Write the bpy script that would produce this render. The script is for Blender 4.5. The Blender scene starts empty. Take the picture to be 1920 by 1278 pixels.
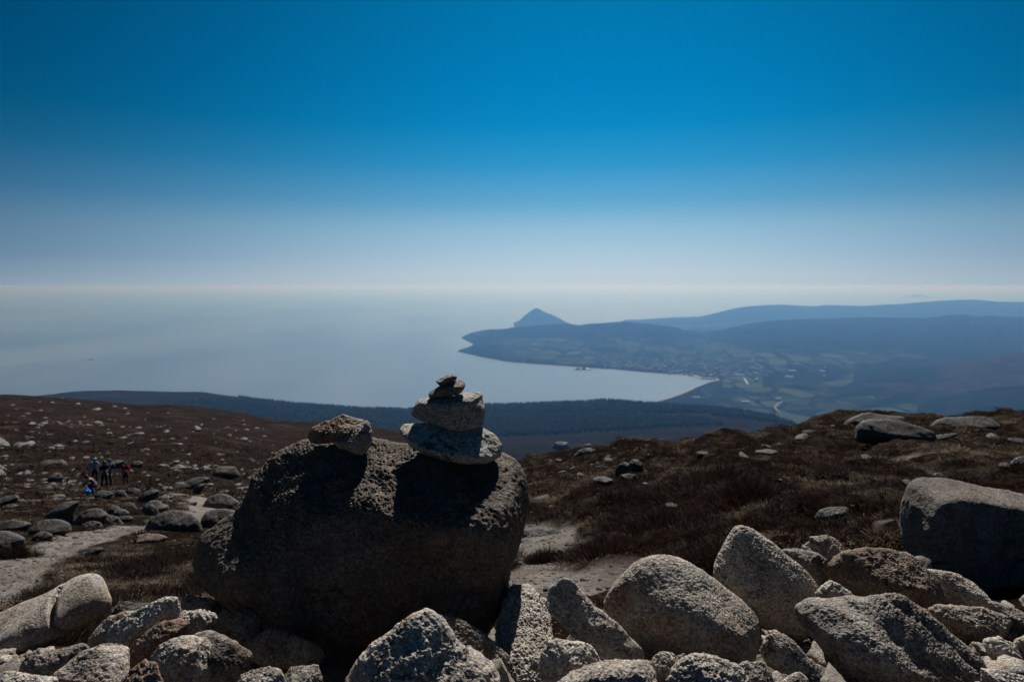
import bpy, bmesh, math, random
import numpy as np
from mathutils import Vector, noise as mnoise

S = bpy.context.scene
C = S.collection
RNG = np.random.default_rng(7)
random.seed(7)
F, PX0, HZ = 1280.0, 960.0, 535.0        # focal length, centre column and horizon row of the 1920 px wide view
SEA = -700.0
R = math.radians

# ---------------------------------------------------------------- noise
_perm = RNG.permutation(256)
_perm = np.concatenate([_perm, _perm, _perm])
_g = RNG.normal(size=(256, 3)); _g /= np.linalg.norm(_g, axis=1)[:, None]

def gn(p):
    i = np.floor(p).astype(np.int64); f = p - i; u = f*f*f*(f*(f*6-15)+10); i &= 255
    out = np.zeros(len(p))
    for dx in (0, 1):
        wx = u[:, 0] if dx else 1-u[:, 0]
        for dy in (0, 1):
            wy = u[:, 1] if dy else 1-u[:, 1]
            for dz in (0, 1):
                wz = u[:, 2] if dz else 1-u[:, 2]
                h = _perm[_perm[_perm[(i[:, 0]+dx) & 255]+((i[:, 1]+dy) & 255)]+((i[:, 2]+dz) & 255)]
                g = _g[h]
                out += wx*wy*wz*(g[:, 0]*(f[:, 0]-dx)+g[:, 1]*(f[:, 1]-dy)+g[:, 2]*(f[:, 2]-dz))
    return out*1.6

def fbm(p, o=4, ridged=False, gain=.5, lac=2.07):
    a, t, s = 1.0, 0.0, 0.0
    for k in range(o):
        n = gn(p+k*17.3)
        if ridged: n = 1-2*np.abs(n)
        t = t+a*n; s += a; a *= gain; p = p*lac
    return t/s

def n2(x, y, sc, o=3, seed=0., ridged=False):
    x = np.asarray(x, float); y = np.asarray(y, float)
    p = np.stack([x.ravel()/sc, y.ravel()/sc, np.full(x.size, seed)], 1)
    return fbm(p, o, ridged).reshape(x.shape)

def sst(x, a, b):
    t = np.clip((x-a)/(b-a), 0, 1); return t*t*(3-2*t)

# ---------------------------------------------------------------- mesh helpers
def tag(o, label=None, cat=None, group=None, kind=None):
    if label: o['label'] = label
    if cat: o['category'] = cat
    if group: o['group'] = group
    if kind: o['kind'] = kind
    return o

def link(name, me, mat=None, parent=None, loc=None):
    o = bpy.data.objects.new(name, me); C.objects.link(o)
    if mat is not None and me is not None: me.materials.append(mat)
    if parent is not None: o.parent = parent
    if loc is not None: o.location = loc
    return o

def np_mesh(name, V, Fa, smooth=True):
    Fa = np.asarray(Fa, np.int32); n, k = Fa.shape
    me = bpy.data.meshes.new(name)
    me.vertices.add(len(V)); me.vertices.foreach_set('co', np.asarray(V, np.float32).ravel())
    me.loops.add(n*k); me.loops.foreach_set('vertex_index', Fa.ravel())
    me.polygons.add(n); me.polygons.foreach_set('loop_start', np.arange(0, n*k, k, dtype=np.int32))
    me.update(calc_edges=True)
    if smooth: me.polygons.foreach_set('use_smooth', np.ones(n, bool))
    return me

def set_attr(me, name, arr):
    arr = np.asarray(arr, np.float32)
    if arr.ndim == 1:
        a = me.attributes.new(name, 'FLOAT', 'POINT'); a.data.foreach_set('value', arr)
    else:
        a = me.attributes.new(name, 'FLOAT_COLOR', 'POINT')
        if arr.shape[1] == 3: arr = np.concatenate([arr, np.ones((len(arr), 1), np.float32)], 1)
        a.data.foreach_set('color', arr.ravel())

def grid_faces(r, c, wrap=False):
    i = np.arange(r-1)[:, None]*c; j = np.arange(c if wrap else c-1)[None, :]; j2 = (j+1) % c
    return np.stack([i+j, i+j2, i+c+j2, i+c+j], -1).reshape(-1, 4)

def P(px, py, Y):
    return Vector(((px-PX0)/F*Y, Y, -(py-HZ)/F*Y))

# ---------------------------------------------------------------- materials
class N:
    """small wrapper for building node trees"""
    def __init__(s, name):
        s.m = bpy.data.materials.new(name); s.m.use_nodes = True; s.t = s.m.node_tree
        s.b = s.t.nodes['Principled BSDF']; s.b.inputs['Roughness'].default_value = .9
        s.b.inputs['Specular IOR Level'].default_value = .25
    def n(s, typ, **kw):
        x = s.t.nodes.new(typ)
        for k, v in kw.items(): setattr(x, k, v)
        return x
    def l(s, a, b): s.t.links.new(a, b)
    def put(s, sock, v):
        if hasattr(v, 'is_linked') or hasattr(v, 'links'): s.l(v, sock)
        else: sock.default_value = v
    def co(s, kind='Object'):
        return s.n('ShaderNodeTexCoord').outputs[kind]
    def noise(s, v, sc, det=5, rough=.6, out=0, dist=0):
        x = s.n('ShaderNodeTexNoise'); s.l(v, x.inputs['Vector']); x.inputs['Scale'].default_value = sc
        x.inputs['Detail'].default_value = det; x.inputs['Roughness'].default_value = rough; x.inputs['Distortion'].default_value = dist
        return x.outputs[out]
    def vor(s, v, sc, out='Color', feat='F1', rnd=1):
        x = s.n('ShaderNodeTexVoronoi', feature=feat); s.l(v, x.inputs['Vector']); x.inputs['Scale'].default_value = sc
        x.inputs['Randomness'].default_value = rnd
        return x.outputs[out]
    def ramp(s, f, pts, interp='LINEAR'):
        x = s.n('ShaderNodeValToRGB'); s.l(f, x.inputs[0]); e = x.color_ramp.elements; x.color_ramp.interpolation = interp
        while len(e) < len(pts): e.new(.5)
        for q, (p, c) in zip(e, pts):
            q.position = p; q.color = (c, c, c, 1) if isinstance(c, (int, float)) else (*c, 1)
        return x.outputs[0]
    def mix(s, f, a, b, mode='MIX'):
        x = s.n('ShaderNodeMix', data_type='RGBA', blend_type=mode); s.put(x.inputs[0], f)
        for i, v in ((6, a), (7, b)):
            s.put(x.inputs[i], v if not isinstance(v, tuple) or len(v) == 4 else (*v, 1))
        return x.outputs[2]
    def math(s, op, a, b=0.0, clamp=False):
        x = s.n('ShaderNodeMath', operation=op, use_clamp=clamp); s.put(x.inputs[0], a); s.put(x.inputs[1], b); return x.outputs[0]
    def sep(s, c, ch=0):
        x = s.n('ShaderNodeSeparateColor'); s.l(c, x.inputs[0]); return x.outputs[ch]
    def attr(s, name, out='Fac'):
        return s.n('ShaderNodeAttribute', attribute_name=name).outputs[out]
    def bump(s, h, dist, strength=1, prev=None):
        x = s.n('ShaderNodeBump'); s.l(h, x.inputs['Height']); x.inputs['Distance'].default_value = dist
        x.inputs['Strength'].default_value = strength
        if prev is not None: s.l(prev, x.inputs['Normal'])
        return x.outputs[0]

def granite(name, light=1.0, warm=.5, grain=150., dark=.3, rust=.3, bumpd=.006, patch=.5, tint=(1, .95, .88), crack=3.):
    """coarse crystalline granite: separate feldspar, quartz and mica grains, patches of rust and dark lichen"""
    k = N(name); v = k.co()
    rnd = k.n('ShaderNodeObjectInfo').outputs['Random']
    mp = k.n('ShaderNodeVectorMath', operation='ADD'); k.l(v, mp.inputs[0])
    cx = k.n('ShaderNodeCombineXYZ'); k.l(k.math('MULTIPLY', rnd, 37.), cx.inputs[0]); k.l(k.math('MULTIPLY', rnd, 11.), cx.inputs[2])
    k.l(cx.outputs[0], mp.inputs[1]); v = mp.outputs[0]
    # bend the grain borders so the cells are not straight-sided
    dn = k.n('ShaderNodeVectorMath', operation='MULTIPLY_ADD'); k.l(k.noise(v, grain*1.3, 2, .5, 1), dn.inputs[0])
    dn.inputs[1].default_value = (.7/grain,)*3; k.l(v, dn.inputs[2]); vd = dn.outputs[0]
    cell = k.sep(k.vor(vd, grain)); cell2 = k.sep(k.vor(vd, grain*.37), 1)
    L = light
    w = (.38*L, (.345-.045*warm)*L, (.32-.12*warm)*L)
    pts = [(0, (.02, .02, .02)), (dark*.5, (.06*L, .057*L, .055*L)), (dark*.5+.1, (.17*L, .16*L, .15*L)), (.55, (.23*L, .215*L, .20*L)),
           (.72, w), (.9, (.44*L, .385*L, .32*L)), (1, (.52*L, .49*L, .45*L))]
    col = k.ramp(cell, pts)
    col = k.mix(.16, col, k.ramp(cell2, [(0, (.05*L, .048*L, .045*L)), (.5, (.22*L, .2*L, .18*L)), (1, (.45*L, .42*L, .38*L))]))
    col = k.mix(.3, col, (.25*L, .235*L, .215*L))
    big = k.noise(v, 4.5, 6, .65); mid = k.noise(v, 22, 5, .6)
    rm = k.ramp(k.noise(v, 9, 6, .7, dist=.4), [(.56-.1*rust, 0.), (.74-.1*rust, 1.)])
    col = k.mix(k.math('MULTIPLY', rm, rust), col, (.55, .27, .12), 'MULTIPLY')
    lm = k.ramp(big, [(.42, 1.), (.58, 0.)])
    col = k.mix(k.math('MULTIPLY', lm, patch*.6), col, (.33, .32, .31), 'MULTIPLY')
    col = k.mix(k.math('MULTIPLY', k.ramp(mid, [(.4, 1.), (.55, 0.)]), patch*.55), col, (.42, .4, .37), 'MULTIPLY')
    # stains: brown algae and pale lichen in patches of their own, and a few open joints
    st = k.ramp(k.noise(v, 2.6, 7, .65, dist=1.), [(.5, 0.), (.66, .75)]); col = k.mix(st, col, (.62, .5, .38), 'MULTIPLY')
    li = k.ramp(k.noise(v, 13, 6, .7, dist=.8), [(.58, 0.), (.66, .6)]); col = k.mix(li, col, (.30*L, .31*L, .26*L))
    cw = k.n('ShaderNodeVectorMath', operation='MULTIPLY_ADD'); k.l(k.noise(v, 5, 5, .6, 1), cw.inputs[0]); cw.inputs[1].default_value = (.32,)*3; k.l(v, cw.inputs[2])
    ck = k.ramp(k.vor(cw.outputs[0], crack, 'Distance', 'DISTANCE_TO_EDGE'), [(.004, 1.), (.016, 0.)])
    ck = k.math('MULTIPLY', ck, k.ramp(k.noise(v, 3.1, 3, .5), [(.5, 0.), (.58, 1.)]))
    col = k.mix(k.math('MULTIPLY', ck, .75), col, (.02, .017, .014)); col = k.mix(1, col, tint, 'MULTIPLY')
    k.l(col, k.b.inputs['Base Color'])
    k.l(k.ramp(cell, [(0, .45), (.5, .8), (.93, .75), (1, .35)]), k.b.inputs['Roughness'])
    gb = k.vor(vd, grain, 'Distance'); pit = k.noise(v, grain*.9, 4, .7)
    nrm = k.bump(k.math('SUBTRACT', 1., ck), .008, 1)
    nrm = k.bump(k.noise(v, min(70, grain*.6), 6, .75), bumpd*1.0, .9, nrm)
    nrm = k.bump(pit, bumpd*.8, 1, nrm)
    nrm = k.bump(k.math('ADD', k.math('MULTIPLY', gb, -.6), k.math('MULTIPLY', cell, .7)), bumpd*.55, .9, nrm)
    k.l(nrm, k.b.inputs['Normal'])
    return k.m

G_PALE = granite('granite_pale', 1.52, .75, 178, .3, .3, .0047, .35, tint=(1, .965, .915))
G_WARM = granite('granite_warm', 1.25, .8, 168, .32, .65, .0047, .45, tint=(1, .95, .885))
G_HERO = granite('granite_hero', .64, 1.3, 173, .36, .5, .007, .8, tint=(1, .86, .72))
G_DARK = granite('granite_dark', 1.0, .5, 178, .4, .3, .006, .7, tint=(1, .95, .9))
G_TAN = granite('granite_tan', 1.25, 1.1, 170, .32, .9, .006, .5, tint=(1, .76, .58))
G_RUST = granite('granite_rust', 1.0, 1., 168, .4, .75, .007, .7, tint=(1, .80, .67))
G_SMOOTH = granite('granite_smooth', 1.15, .25, 130, .22, .15, .003, .25)
G_FAR = granite('granite_far', .30, .3, 42, .25, .12, .012, .4, tint=(1, .99, .98), crack=1.)
G_MASS = granite('granite_massive', .8, .4, 150, .36, .3, .010, .7, tint=(1, .95, .88), crack=1.2)
G_FARD = granite('granite_far_dark', .27, .3, 42, .3, .12, .012, .5)

# ---------------------------------------------------------------- rocks
_ico = {}
def ico(level):
    if level not in _ico:
        bm = bmesh.new(); bmesh.ops.create_icosphere(bm, subdivisions=level, radius=1)
        V = np.array([v.co[:] for v in bm.verts]); Fa = np.array([[v.index for v in f.verts] for f in bm.faces], np.int32); bm.free()
        _ico[level] = (V/np.linalg.norm(V, axis=1)[:, None], Fa)
    return _ico[level]

def hull(p):
    p = sorted(map(tuple, p))
    def half(q):
        h = []
        for a in q:
            while len(h) > 1 and (h[-1][0]-h[-2][0])*(a[1]-h[-2][1])-(h[-1][1]-h[-2][1])*(a[0]-h[-2][0]) <= 0: h.pop()
            h.append(a)
        return h
    a, b = half(p), half(p[::-1]); return np.array(a[:-1]+b[:-1])

def rock_body(pts, th=.8, k=12, tf=25, tft=None, tb=25, facets=(), seed=0, rough=(.03, .03, .003), lev=6, grooves=(), fit=1.0, smooth=7, cuts=0):
    """solid rock: planes leaning in from every edge of its outline, rounded where they meet, then weathered.  pts in metres (x,z)"""
    rs = np.random.default_rng(seed+100)
    H = hull(pts); s = math.sqrt(abs(np.sum(H[:, 0]*np.roll(H[:, 1], -1)-np.roll(H[:, 0], -1)*H[:, 1]))/2)
    D, Fa = ico(lev)
    nn, hh = [], []
    for i in range(len(H)):
        a, b = H[i], H[(i+1) % len(H)]; e = b-a; l = np.linalg.norm(e)
        if l < 1e-6: continue
        ex, ez = e[1]/l, -e[0]/l; d = ex*a[0]+ez*a[1]
        d = max(d, .08*s)
        t1 = tft if (tft is not None and ez > .35) else tf
        for sg, t in ((-1, t1), (1, tb)):
            t = R(t+rs.uniform(-7, 7)); nn.append((ex*math.cos(t), sg*math.sin(t), ez*math.cos(t))); hh.append(d*math.cos(t)*1.02)
    for sg in (-1, 1):
        v = np.array([rs.uniform(-.2, .2), sg, rs.uniform(-.15, .15)]); v /= np.linalg.norm(v); nn.append(v); hh.append(th*s*.5)
    base_n, base_h = np.array(nn), np.array(hh)
    for q in range(cuts):
        v = np.array([rs.uniform(-1, 1), -rs.uniform(.25, 1), rs.uniform(-.5, 1.)]); v /= np.linalg.norm(v)
        W = D[::7]; rr0 = np.sum((np.maximum(W@base_n.T, 0)/base_h)**k, 1)**(-1./k); nn.append(v); hh.append(float(((W*rr0[:, None])@v).max())*rs.uniform(.76, .9))
    n0 = len(nn)
    for f in facets:
        v = np.array(f[:3], float); v /= np.linalg.norm(v); nn.append(v); hh.append(f[3]*s)
    nn = np.array(nn); hh = np.array(hh)
    def rad(dirs):
        q = np.maximum(dirs@nn.T, 0)/hh
        return np.sum(q**k, 1)**(-1./k), q
    r, q = rad(D)
    nrm = (q**(k-1)/hh)@nn; nrm /= np.linalg.norm(nrm, axis=1)[:, None]
    # follow the true (not always convex) outline
    M = 360; ph = np.linspace(-math.pi, math.pi, M, endpoint=False)
    dr = np.stack([np.cos(ph), 0*ph, np.sin(ph)], 1); rp = np.sum((np.maximum(dr@nn[:n0].T, 0)/hh[:n0])**k, 1)**(-1./k)
    A = np.array(pts, float); B = np.roll(A, -1, 0); rr = np.zeros(M)
    for a, b in zip(A, B):
        e = b-a; den = dr[:, 0]*e[1]-dr[:, 2]*e[0]; den = np.where(abs(den) < 1e-12, 1e-12, den)
        t = (a[0]*e[1]-a[1]*e[0])/den; u = (a[0]*dr[:, 2]-a[1]*dr[:, 0])/den
        ok = (t > 0) & (u >= -1e-6) & (u <= 1+1e-6); rr = np.where(ok & (t > rr), t, rr)
    rr = np.where(rr == 0, rp, rr)
    w = smooth; ker = np.hanning(w+2)[1:-1]; ker /= ker.sum()
    rr = np.convolve(np.concatenate([rr[-w:], rr, rr[:w]]), ker, 'same')[w:-w]
    c = 1+(rr/rp-1)*fit
    phv = np.arctan2(D[:, 2], D[:, 0]); cv = np.interp(phv, np.append(ph, math.pi), np.append(c, c[0]))
    hz = np.hypot(D[:, 0], D[:, 2]); wt = sst(hz, .05, .5); cv = cv*wt+c.mean()*(1-wt)
    V = D*r[:, None]; V[:, 0] *= cv; V[:, 2] *= cv
    q3 = V/s + rs.uniform(0, 90, 3)
    a1, a2, a3 = rough
    d = s*a1*fbm(q3*1.7, 3)
    st = V@np.array([.25, .1, .95])/s*5+fbm(q3*2, 2)*1.5      # broken ledges
    d += s*a2*.6*(fbm(q3*4.2, 4, True)-.2)+s*a2*.35*(np.abs((st % 1)-.5)-.25)
    V0 = V+nrm*d[:, None]
    if a3: V0 += nrm*(a3*rs.uniform(.25, .6)*(fbm(V*70+rs.uniform(0, 50), 3, True)+.6*fbm(V*150, 2)+.3*fbm(V*22, 2)))[:, None]
    for (g, gd, gw, gp) in grooves:
        g = np.array(g, float); g /= np.linalg.norm(g)
        V0 -= nrm*(gp*np.exp(-((V@g-gd+.02*fbm(q3*3, 2))/gw)**2))[:, None]
    return V0, Fa, s

def rock(name, label, pts, Y, mat=None, cat='rock', group=None, bury=0., tilt=0., **kw):
    A = np.array(pts, float); B = np.roll(A, -1, 0); cr = A[:, 0]*B[:, 1]-B[:, 0]*A[:, 1]
    cx, cy = ((A+B)*cr[:, None]).sum(0)/(3*cr.sum())
    if bury: A[:, 1] = np.where(A[:, 1] > cy, A[:, 1]+bury, A[:, 1])
    m = np.stack([(A[:, 0]-cx)*Y/F, -(A[:, 1]-cy)*Y/F], 1)
    if tilt:      # the outline lies in a plane leaning back by this angle
        T = R(tilt); c0 = np.array(P(cx, cy, Y)); nv = np.array([0, -math.cos(T), math.sin(T)]); up = np.array([0, math.sin(T), math.cos(T)])
        m = []
        for a in A:
            d = np.array(P(a[0], a[1], 1.)); q = d*(c0@nv)/(d@nv)-c0; m.append((q[0], q@up))
        m = np.array(m)
    V, Fa, s = rock_body(m, **kw)
    if tilt: V = np.stack([V[:, 0], V[:, 1]*math.cos(T)+V[:, 2]*math.sin(T), -V[:, 1]*math.sin(T)+V[:, 2]*math.cos(T)], 1)
    o = link(name, np_mesh(name, V, Fa), mat or G_PALE, loc=P(cx, cy, Y))
    return tag(o, label, cat, group)

# ================================================================ TERRAIN (near moor)
KY = np.array([.3, 1.5, 2.2, 3, 4, 5, 5.7, 6.1, 8, 11, 15, 20, 26, 34, 42, 60, 90, 140, 220, 350, 500, 900, 1500])
KP = np.array([0, 300, 600, 900, 1000, 1200, 1400, 1600, 1920.])
KZ = -np.array([
 [1.1,1.12,1.34,1.66,2.1,2.45,2.66,2.78,3.3,4.1,5.2,6.6,8.35,10.5,12.5,15.8,20.4,28,38,56,92,260,520],
 [1.1,1.12,1.34,1.66,2.1,2.45,2.66,2.78,3.3,4.1,5.2,6.6,8.35,10.6,12.6,16.2,21.4,30,43,62,98,260,520],
 [1.1,1.12,1.34,1.66,2.1,2.45,2.66,2.78,3.35,4.2,5.4,7.0,9.0,11.3,13.4,17.8,24.5,34.3,50,71,112,280,540],
 [1.1,1.12,1.34,1.66,2.05,2.4,2.6,2.7,3.2,4.0,5.1,6.7,8.7,11.2,13.6,18.5,26,37,53,78,120,300,560],
 [1.1,1.12,1.32,1.62,2.0,2.3,2.48,2.56,2.98,3.6,4.5,5.45,6.6,8.6,11.5,20,32,50,82,130,190,330,580],
 [1.1,1.1,1.3,1.6,2.05,2.28,2.4,2.42,2.78,3.3,4.05,4.9,6.1,8.8,12,20,34,55,90,140,200,350,600],
 [1.1,1.1,1.28,1.54,2.05,2.4,2.5,2.2,2.5,3.0,3.7,4.5,5.75,8.6,12,20,34,56,92,145,205,360,620],
 [1.1,1.1,1.26,1.5,1.95,2.25,2.35,2.12,2.5,3.0,3.58,4.2,5.0,8.2,12,20,34,56,92,145,205,360,640],
 [1.1,1.1,1.24,1.44,1.72,1.9,2.0,2.02,2.4,2.9,3.5,4.15,5.0,8.0,11,19,33,55,90,145,205,360,640]])
LKY = np.log(KY)
def _pchip_rows():
    x, y = LKY, KZ; h = np.diff(x); d = np.diff(y, axis=1)/h; m = np.zeros_like(y)
    m[:, 0] = d[:, 0]; m[:, -1] = d[:, -1]
    a, b = d[:, :-1], d[:, 1:]; m[:, 1:-1] = np.where(a*b > 0, 2*a*b/(a+b+1e-12), 0); return m
KM = _pchip_rows()

GRAVEL = [  # bare sandy ground: polyline (px, py) and half width in metres
 ([(-60,1128),(10,1090),(60,1052),(120,1022),(200,1003),(270,992),(330,985)], .34),
 ([(-40,1060),(60,1040),(160,1000),(240,985)], .3),
 ([(330,985),(400,960),(380,935),(330,925)], .7), ([(900,1100),(980,1080),(1040,1100),(1150,1080)], .42),
 ([(930,1010),(1010,1000),(1060,1050)], .35), ([(1640,860),(1760,855),(1880,850)], .2), ([(1640,975),(1680,975),(1700,1000)], .1)]

def zbase(px, Ye):
    px = np.clip(px, KP[0], KP[-1]); ly = np.log(np.clip(Ye, KY[0], KY[-1]))
    i = np.clip(np.searchsorted(KP, px, 'right')-1, 0, len(KP)-2); t = sst(px, KP[i], KP[i+1])
    j = np.clip(np.searchsorted(LKY, ly, 'right')-1, 0, len(LKY)-2); h = LKY[j+1]-LKY[j]; s = (ly-LKY[j])/h
    def ev(r):
        return ((1+2*s)*(1-s)**2*KZ[r, j]+s*(1-s)**2*h*KM[r, j]+s*s*(3-2*s)*KZ[r, j+1]+s*s*(s-1)*h*KM[r, j+1])
    return ev(i)*(1-t)+ev(i+1)*t

def gz0(x, y):
    x = np.asarray(x, float); y = np.asarray(y, float)
    r = np.hypot(x, y); a = np.arctan2(x, y); aa = np.clip(a, -R(42), R(42)); Ye = r*np.cos(aa)
    z = zbase(PX0+F*np.tan(aa), Ye)
    w = sst(np.abs(a), R(70), R(125)); return z*(1-w)+w*(-1.2-.02*r)

_gr = None
def gravel_mask(x, y):
    global _gr
    if _gr is None:
        _gr = []
        for pl, w in GRAVEL:
            q = []
            for px, py in pl:
                Yv = np.exp(np.linspace(math.log(3), math.log(200), 900)); zz = gz0((px-PX0)/F*Yv, Yv)
                k = np.argmax(zz >= -(py-HZ)/F*Yv); q.append(((px-PX0)/F*Yv[k], Yv[k]))
            _gr.append((np.array(q), w))
    m = np.zeros(np.shape(x)); wob = n2(x, y, .9, 3, 5.)*.5
    for q, w in _gr:
        dm = np.full(np.shape(x), 1e9)
        for a, b in zip(q[:-1], q[1:]):
            e = b-a; t = np.clip(((x-a[0])*e[0]+(y-a[1])*e[1])/(e@e+1e-9), 0, 1)
            dm = np.minimum(dm, np.hypot(x-a[0]-t*e[0], y-a[1]-t*e[1]))
        m = np.maximum(m, 1-sst(dm+wob*.6, w*.85, w*1.25))
    return m

def ground_z(x, y, full=False):
    x = np.asarray(x, float); y = np.asarray(y, float)
    z = gz0(x, y); r = np.hypot(x, y); right = sst(x/np.maximum(r, .1), -.02, .12)
    g = gravel_mask(x, y); ng = 1-g
    near = sst(r, 3.2, 5.5)
    h = near*ng*(.035+.05*right)*n2(x, y, .45, 3, 1.)
    h = h+near*ng*(.06+.32*right)*n2(x, y, 1.5, 3, 2.)*(1+.4*sst(r, 10, 20))
    h = h+sst(r, 9, 20)*(.16+.22*right)*n2(x, y, 5., 3, 3.)
    h = h+sst(r, 40, 120)*1.3*n2(x, y, 26, 4, 4.)+sst(r, 120, 400)*4*n2(x, y, 110, 3, 6.)
    h = h+.012*n2(x, y, .12, 3, 8.)*(r < 30)
    h = h-.03*g*near
    return (z+h, g) if full else z+h

def ray_ground(px, py, lo=3., hi=700.):
    Yv = np.exp(np.linspace(math.log(lo), math.log(hi), 1500)); x = (px-PX0)/F*Yv
    hit = ground_z(x, Yv) >= -(py-HZ)/F*Yv
    k = int(np.argmax(hit)) if hit.any() else -1
    return float(Yv[k])

def build_ground():
    a = np.concatenate([np.linspace(-180, -44, 90, endpoint=False), np.linspace(-44, 44, 860), np.linspace(44, 180, 91)[1:-1]])
    r = np.concatenate([[.02], np.exp(np.linspace(math.log(.3), math.log(1500), 640))])
    Rr, Aa = np.meshgrid(r, R(1)*a, indexing='ij'); X, Y = Rr*np.sin(Aa), Rr*np.cos(Aa)
    z, g = ground_z(X.ravel(), Y.ravel(), True)
    me = np_mesh('ground', np.stack([X.ravel(), Y.ravel(), z], 1), grid_faces(len(r), len(a), True)[:, ::-1])
    set_attr(me, 'gravel', g)
    k = N('moor_ground'); v = k.co()
    n1 = k.noise(v, 1.1, 8, .68); n3 = k.noise(v, 9, 6, .7); n4 = k.noise(v, .13, 5, .6); fine = k.noise(v, 60, 4, .7)
    heath = k.ramp(n3, [(.3, (.008, .006, .004)), (.5, (.022, .014, .010)), (.62, (.042, .026, .017)), (.75, (.08, .055, .036))])
    straw = k.ramp(n3, [(.3, (.035, .025, .016)), (.55, (.085, .062, .042)), (.75, (.15, .112, .075))])
    col = k.mix(k.ramp(k.math('ADD', k.math('MULTIPLY', n1, .6), k.math('MULTIPLY', n4, .4)), [(.49, 0.), (.58, 1.)]), heath, straw)
    grit = k.mix(k.ramp(k.vor(v, 28, 'Distance'), [(.1, 1.), (.45, 0.)]), k.ramp(n3, [(.3, (.10, .082, .065)), (.7, (.21, .178, .15))]), (.30, .27, .24))
    moss = k.ramp(k.noise(v, .8, 6, .7), [(.60, 0.), (.70, .7)]); col = k.mix(moss, col, (.085, .082, .03))
    bare = k.ramp(k.noise(v, 2.3, 7, .7), [(.58, 0.), (.66, 1.)])
    col = k.mix(k.math('MULTIPLY', bare, .6), col, k.ramp(fine, [(.3, (.09, .085, .08)), (.7, (.24, .22, .2))]))
    path = k.mix(k.math('MULTIPLY', k.ramp(k.vor(v, 70, 'Distance'), [(.1, 1.), (.25, 0.)]), .5), k.ramp(fine, [(.3, (.12, .102, .088)), (.7, (.23, .202, .178))]), (.25, .22, .2))
    col = k.mix(1, col, (.36, .355, .375), 'MULTIPLY'); path = k.mix(k.ramp(k.noise(v, 1.6, 6, .7), [(.40, 0.), (.60, .8)]), path, (.085, .07, .058)); col = k.mix(k.attr('gravel'), col, path)
    k.l(col, k.b.inputs['Base Color']); k.b.inputs['Roughness'].default_value = 1; k.b.inputs['Specular IOR Level'].default_value = 0
    nb = k.bump(n3, .12, .8); nb = k.bump(fine, .012, .8, nb); k.l(nb, k.b.inputs['Normal'])
    tag(link('ground', me, k.m), kind='structure')
build_ground()

# ================================================================ MIDDLE HILL with conifer forest
HP = [-900, -400, 80, 150, 220, 300, 380, 450, 520, 600, 700, 760, 850, 950, 1050, 1130, 1200, 1300, 1400, 1450, 1490, 1540, 1600, 2900]
HC = [800, 770, 741, 734, 731, 734, 735, 745, 755, 763, 769, 770, 761, 761, 757, 752, 757, 764, 774, 783, 798, 812, 830, 900]
HYP = [-900, 300, 1000, 1500, 1700, 2900]; HYC = [2500, 2600, 2450, 2000, 1700, 1500]
Y0H = 1050.
def hill_py(px, Y):
    Yc = np.interp(px, HYP, HYC); pc = np.interp(px, HP, HC)
    ft = np.interp(px, [-900, 300, 1000, 1500, 2900], [850, 852, 850, 850, 905])
    t = np.clip((Y-Y0H)/(Yc-Y0H), 0, 1); e = np.interp(t, [0, .25, .6, .85, 1], [0, .22, .62, .9, 1.])
    return ft+(pc-ft)*e, Yc
def hill_z(px, Y):
    py, Yc = hill_py(px, np.minimum(Y, np.interp(px, HYP, HYC)))
    z = -np.minimum(Y, Yc)*(py-HZ)/F
    return z-sst(Y, Yc-30, Yc+900)*(z+730)*np.where(Y > Yc-30, 1, 0)+5*n2((px-PX0)/F*Y, Y, 160, 4, 9.)*sst(Y, 1100, 1300)
def forest_mask(px, py):
    low = np.interp(px, [240, 600, 940, 1040, 1150, 1260, 1380, 1485, 1500], [850, 832, 818, 815, 808, 801, 795, 798, 798])
    top = np.interp(px, [235, 300, 360, 430, 480, 520], [775, 757, 750, 747, 745, 700])
    m = (px > 235) & (px < 1496) & (py < low) & (py > top)
    gc = np.interp(px, [940, 1200, 1330, 1400, 1496], [777, 775, 779, 786, 799]); gw = np.interp(px, [600, 940, 1250, 1390, 1496], [.0, .9, 1.6, 8.5, 3])
    gc2 = np.where(px > 1330, gc+gw*.9, gc)
    return m & ~(np.abs(py-gc2) < gw)
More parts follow.
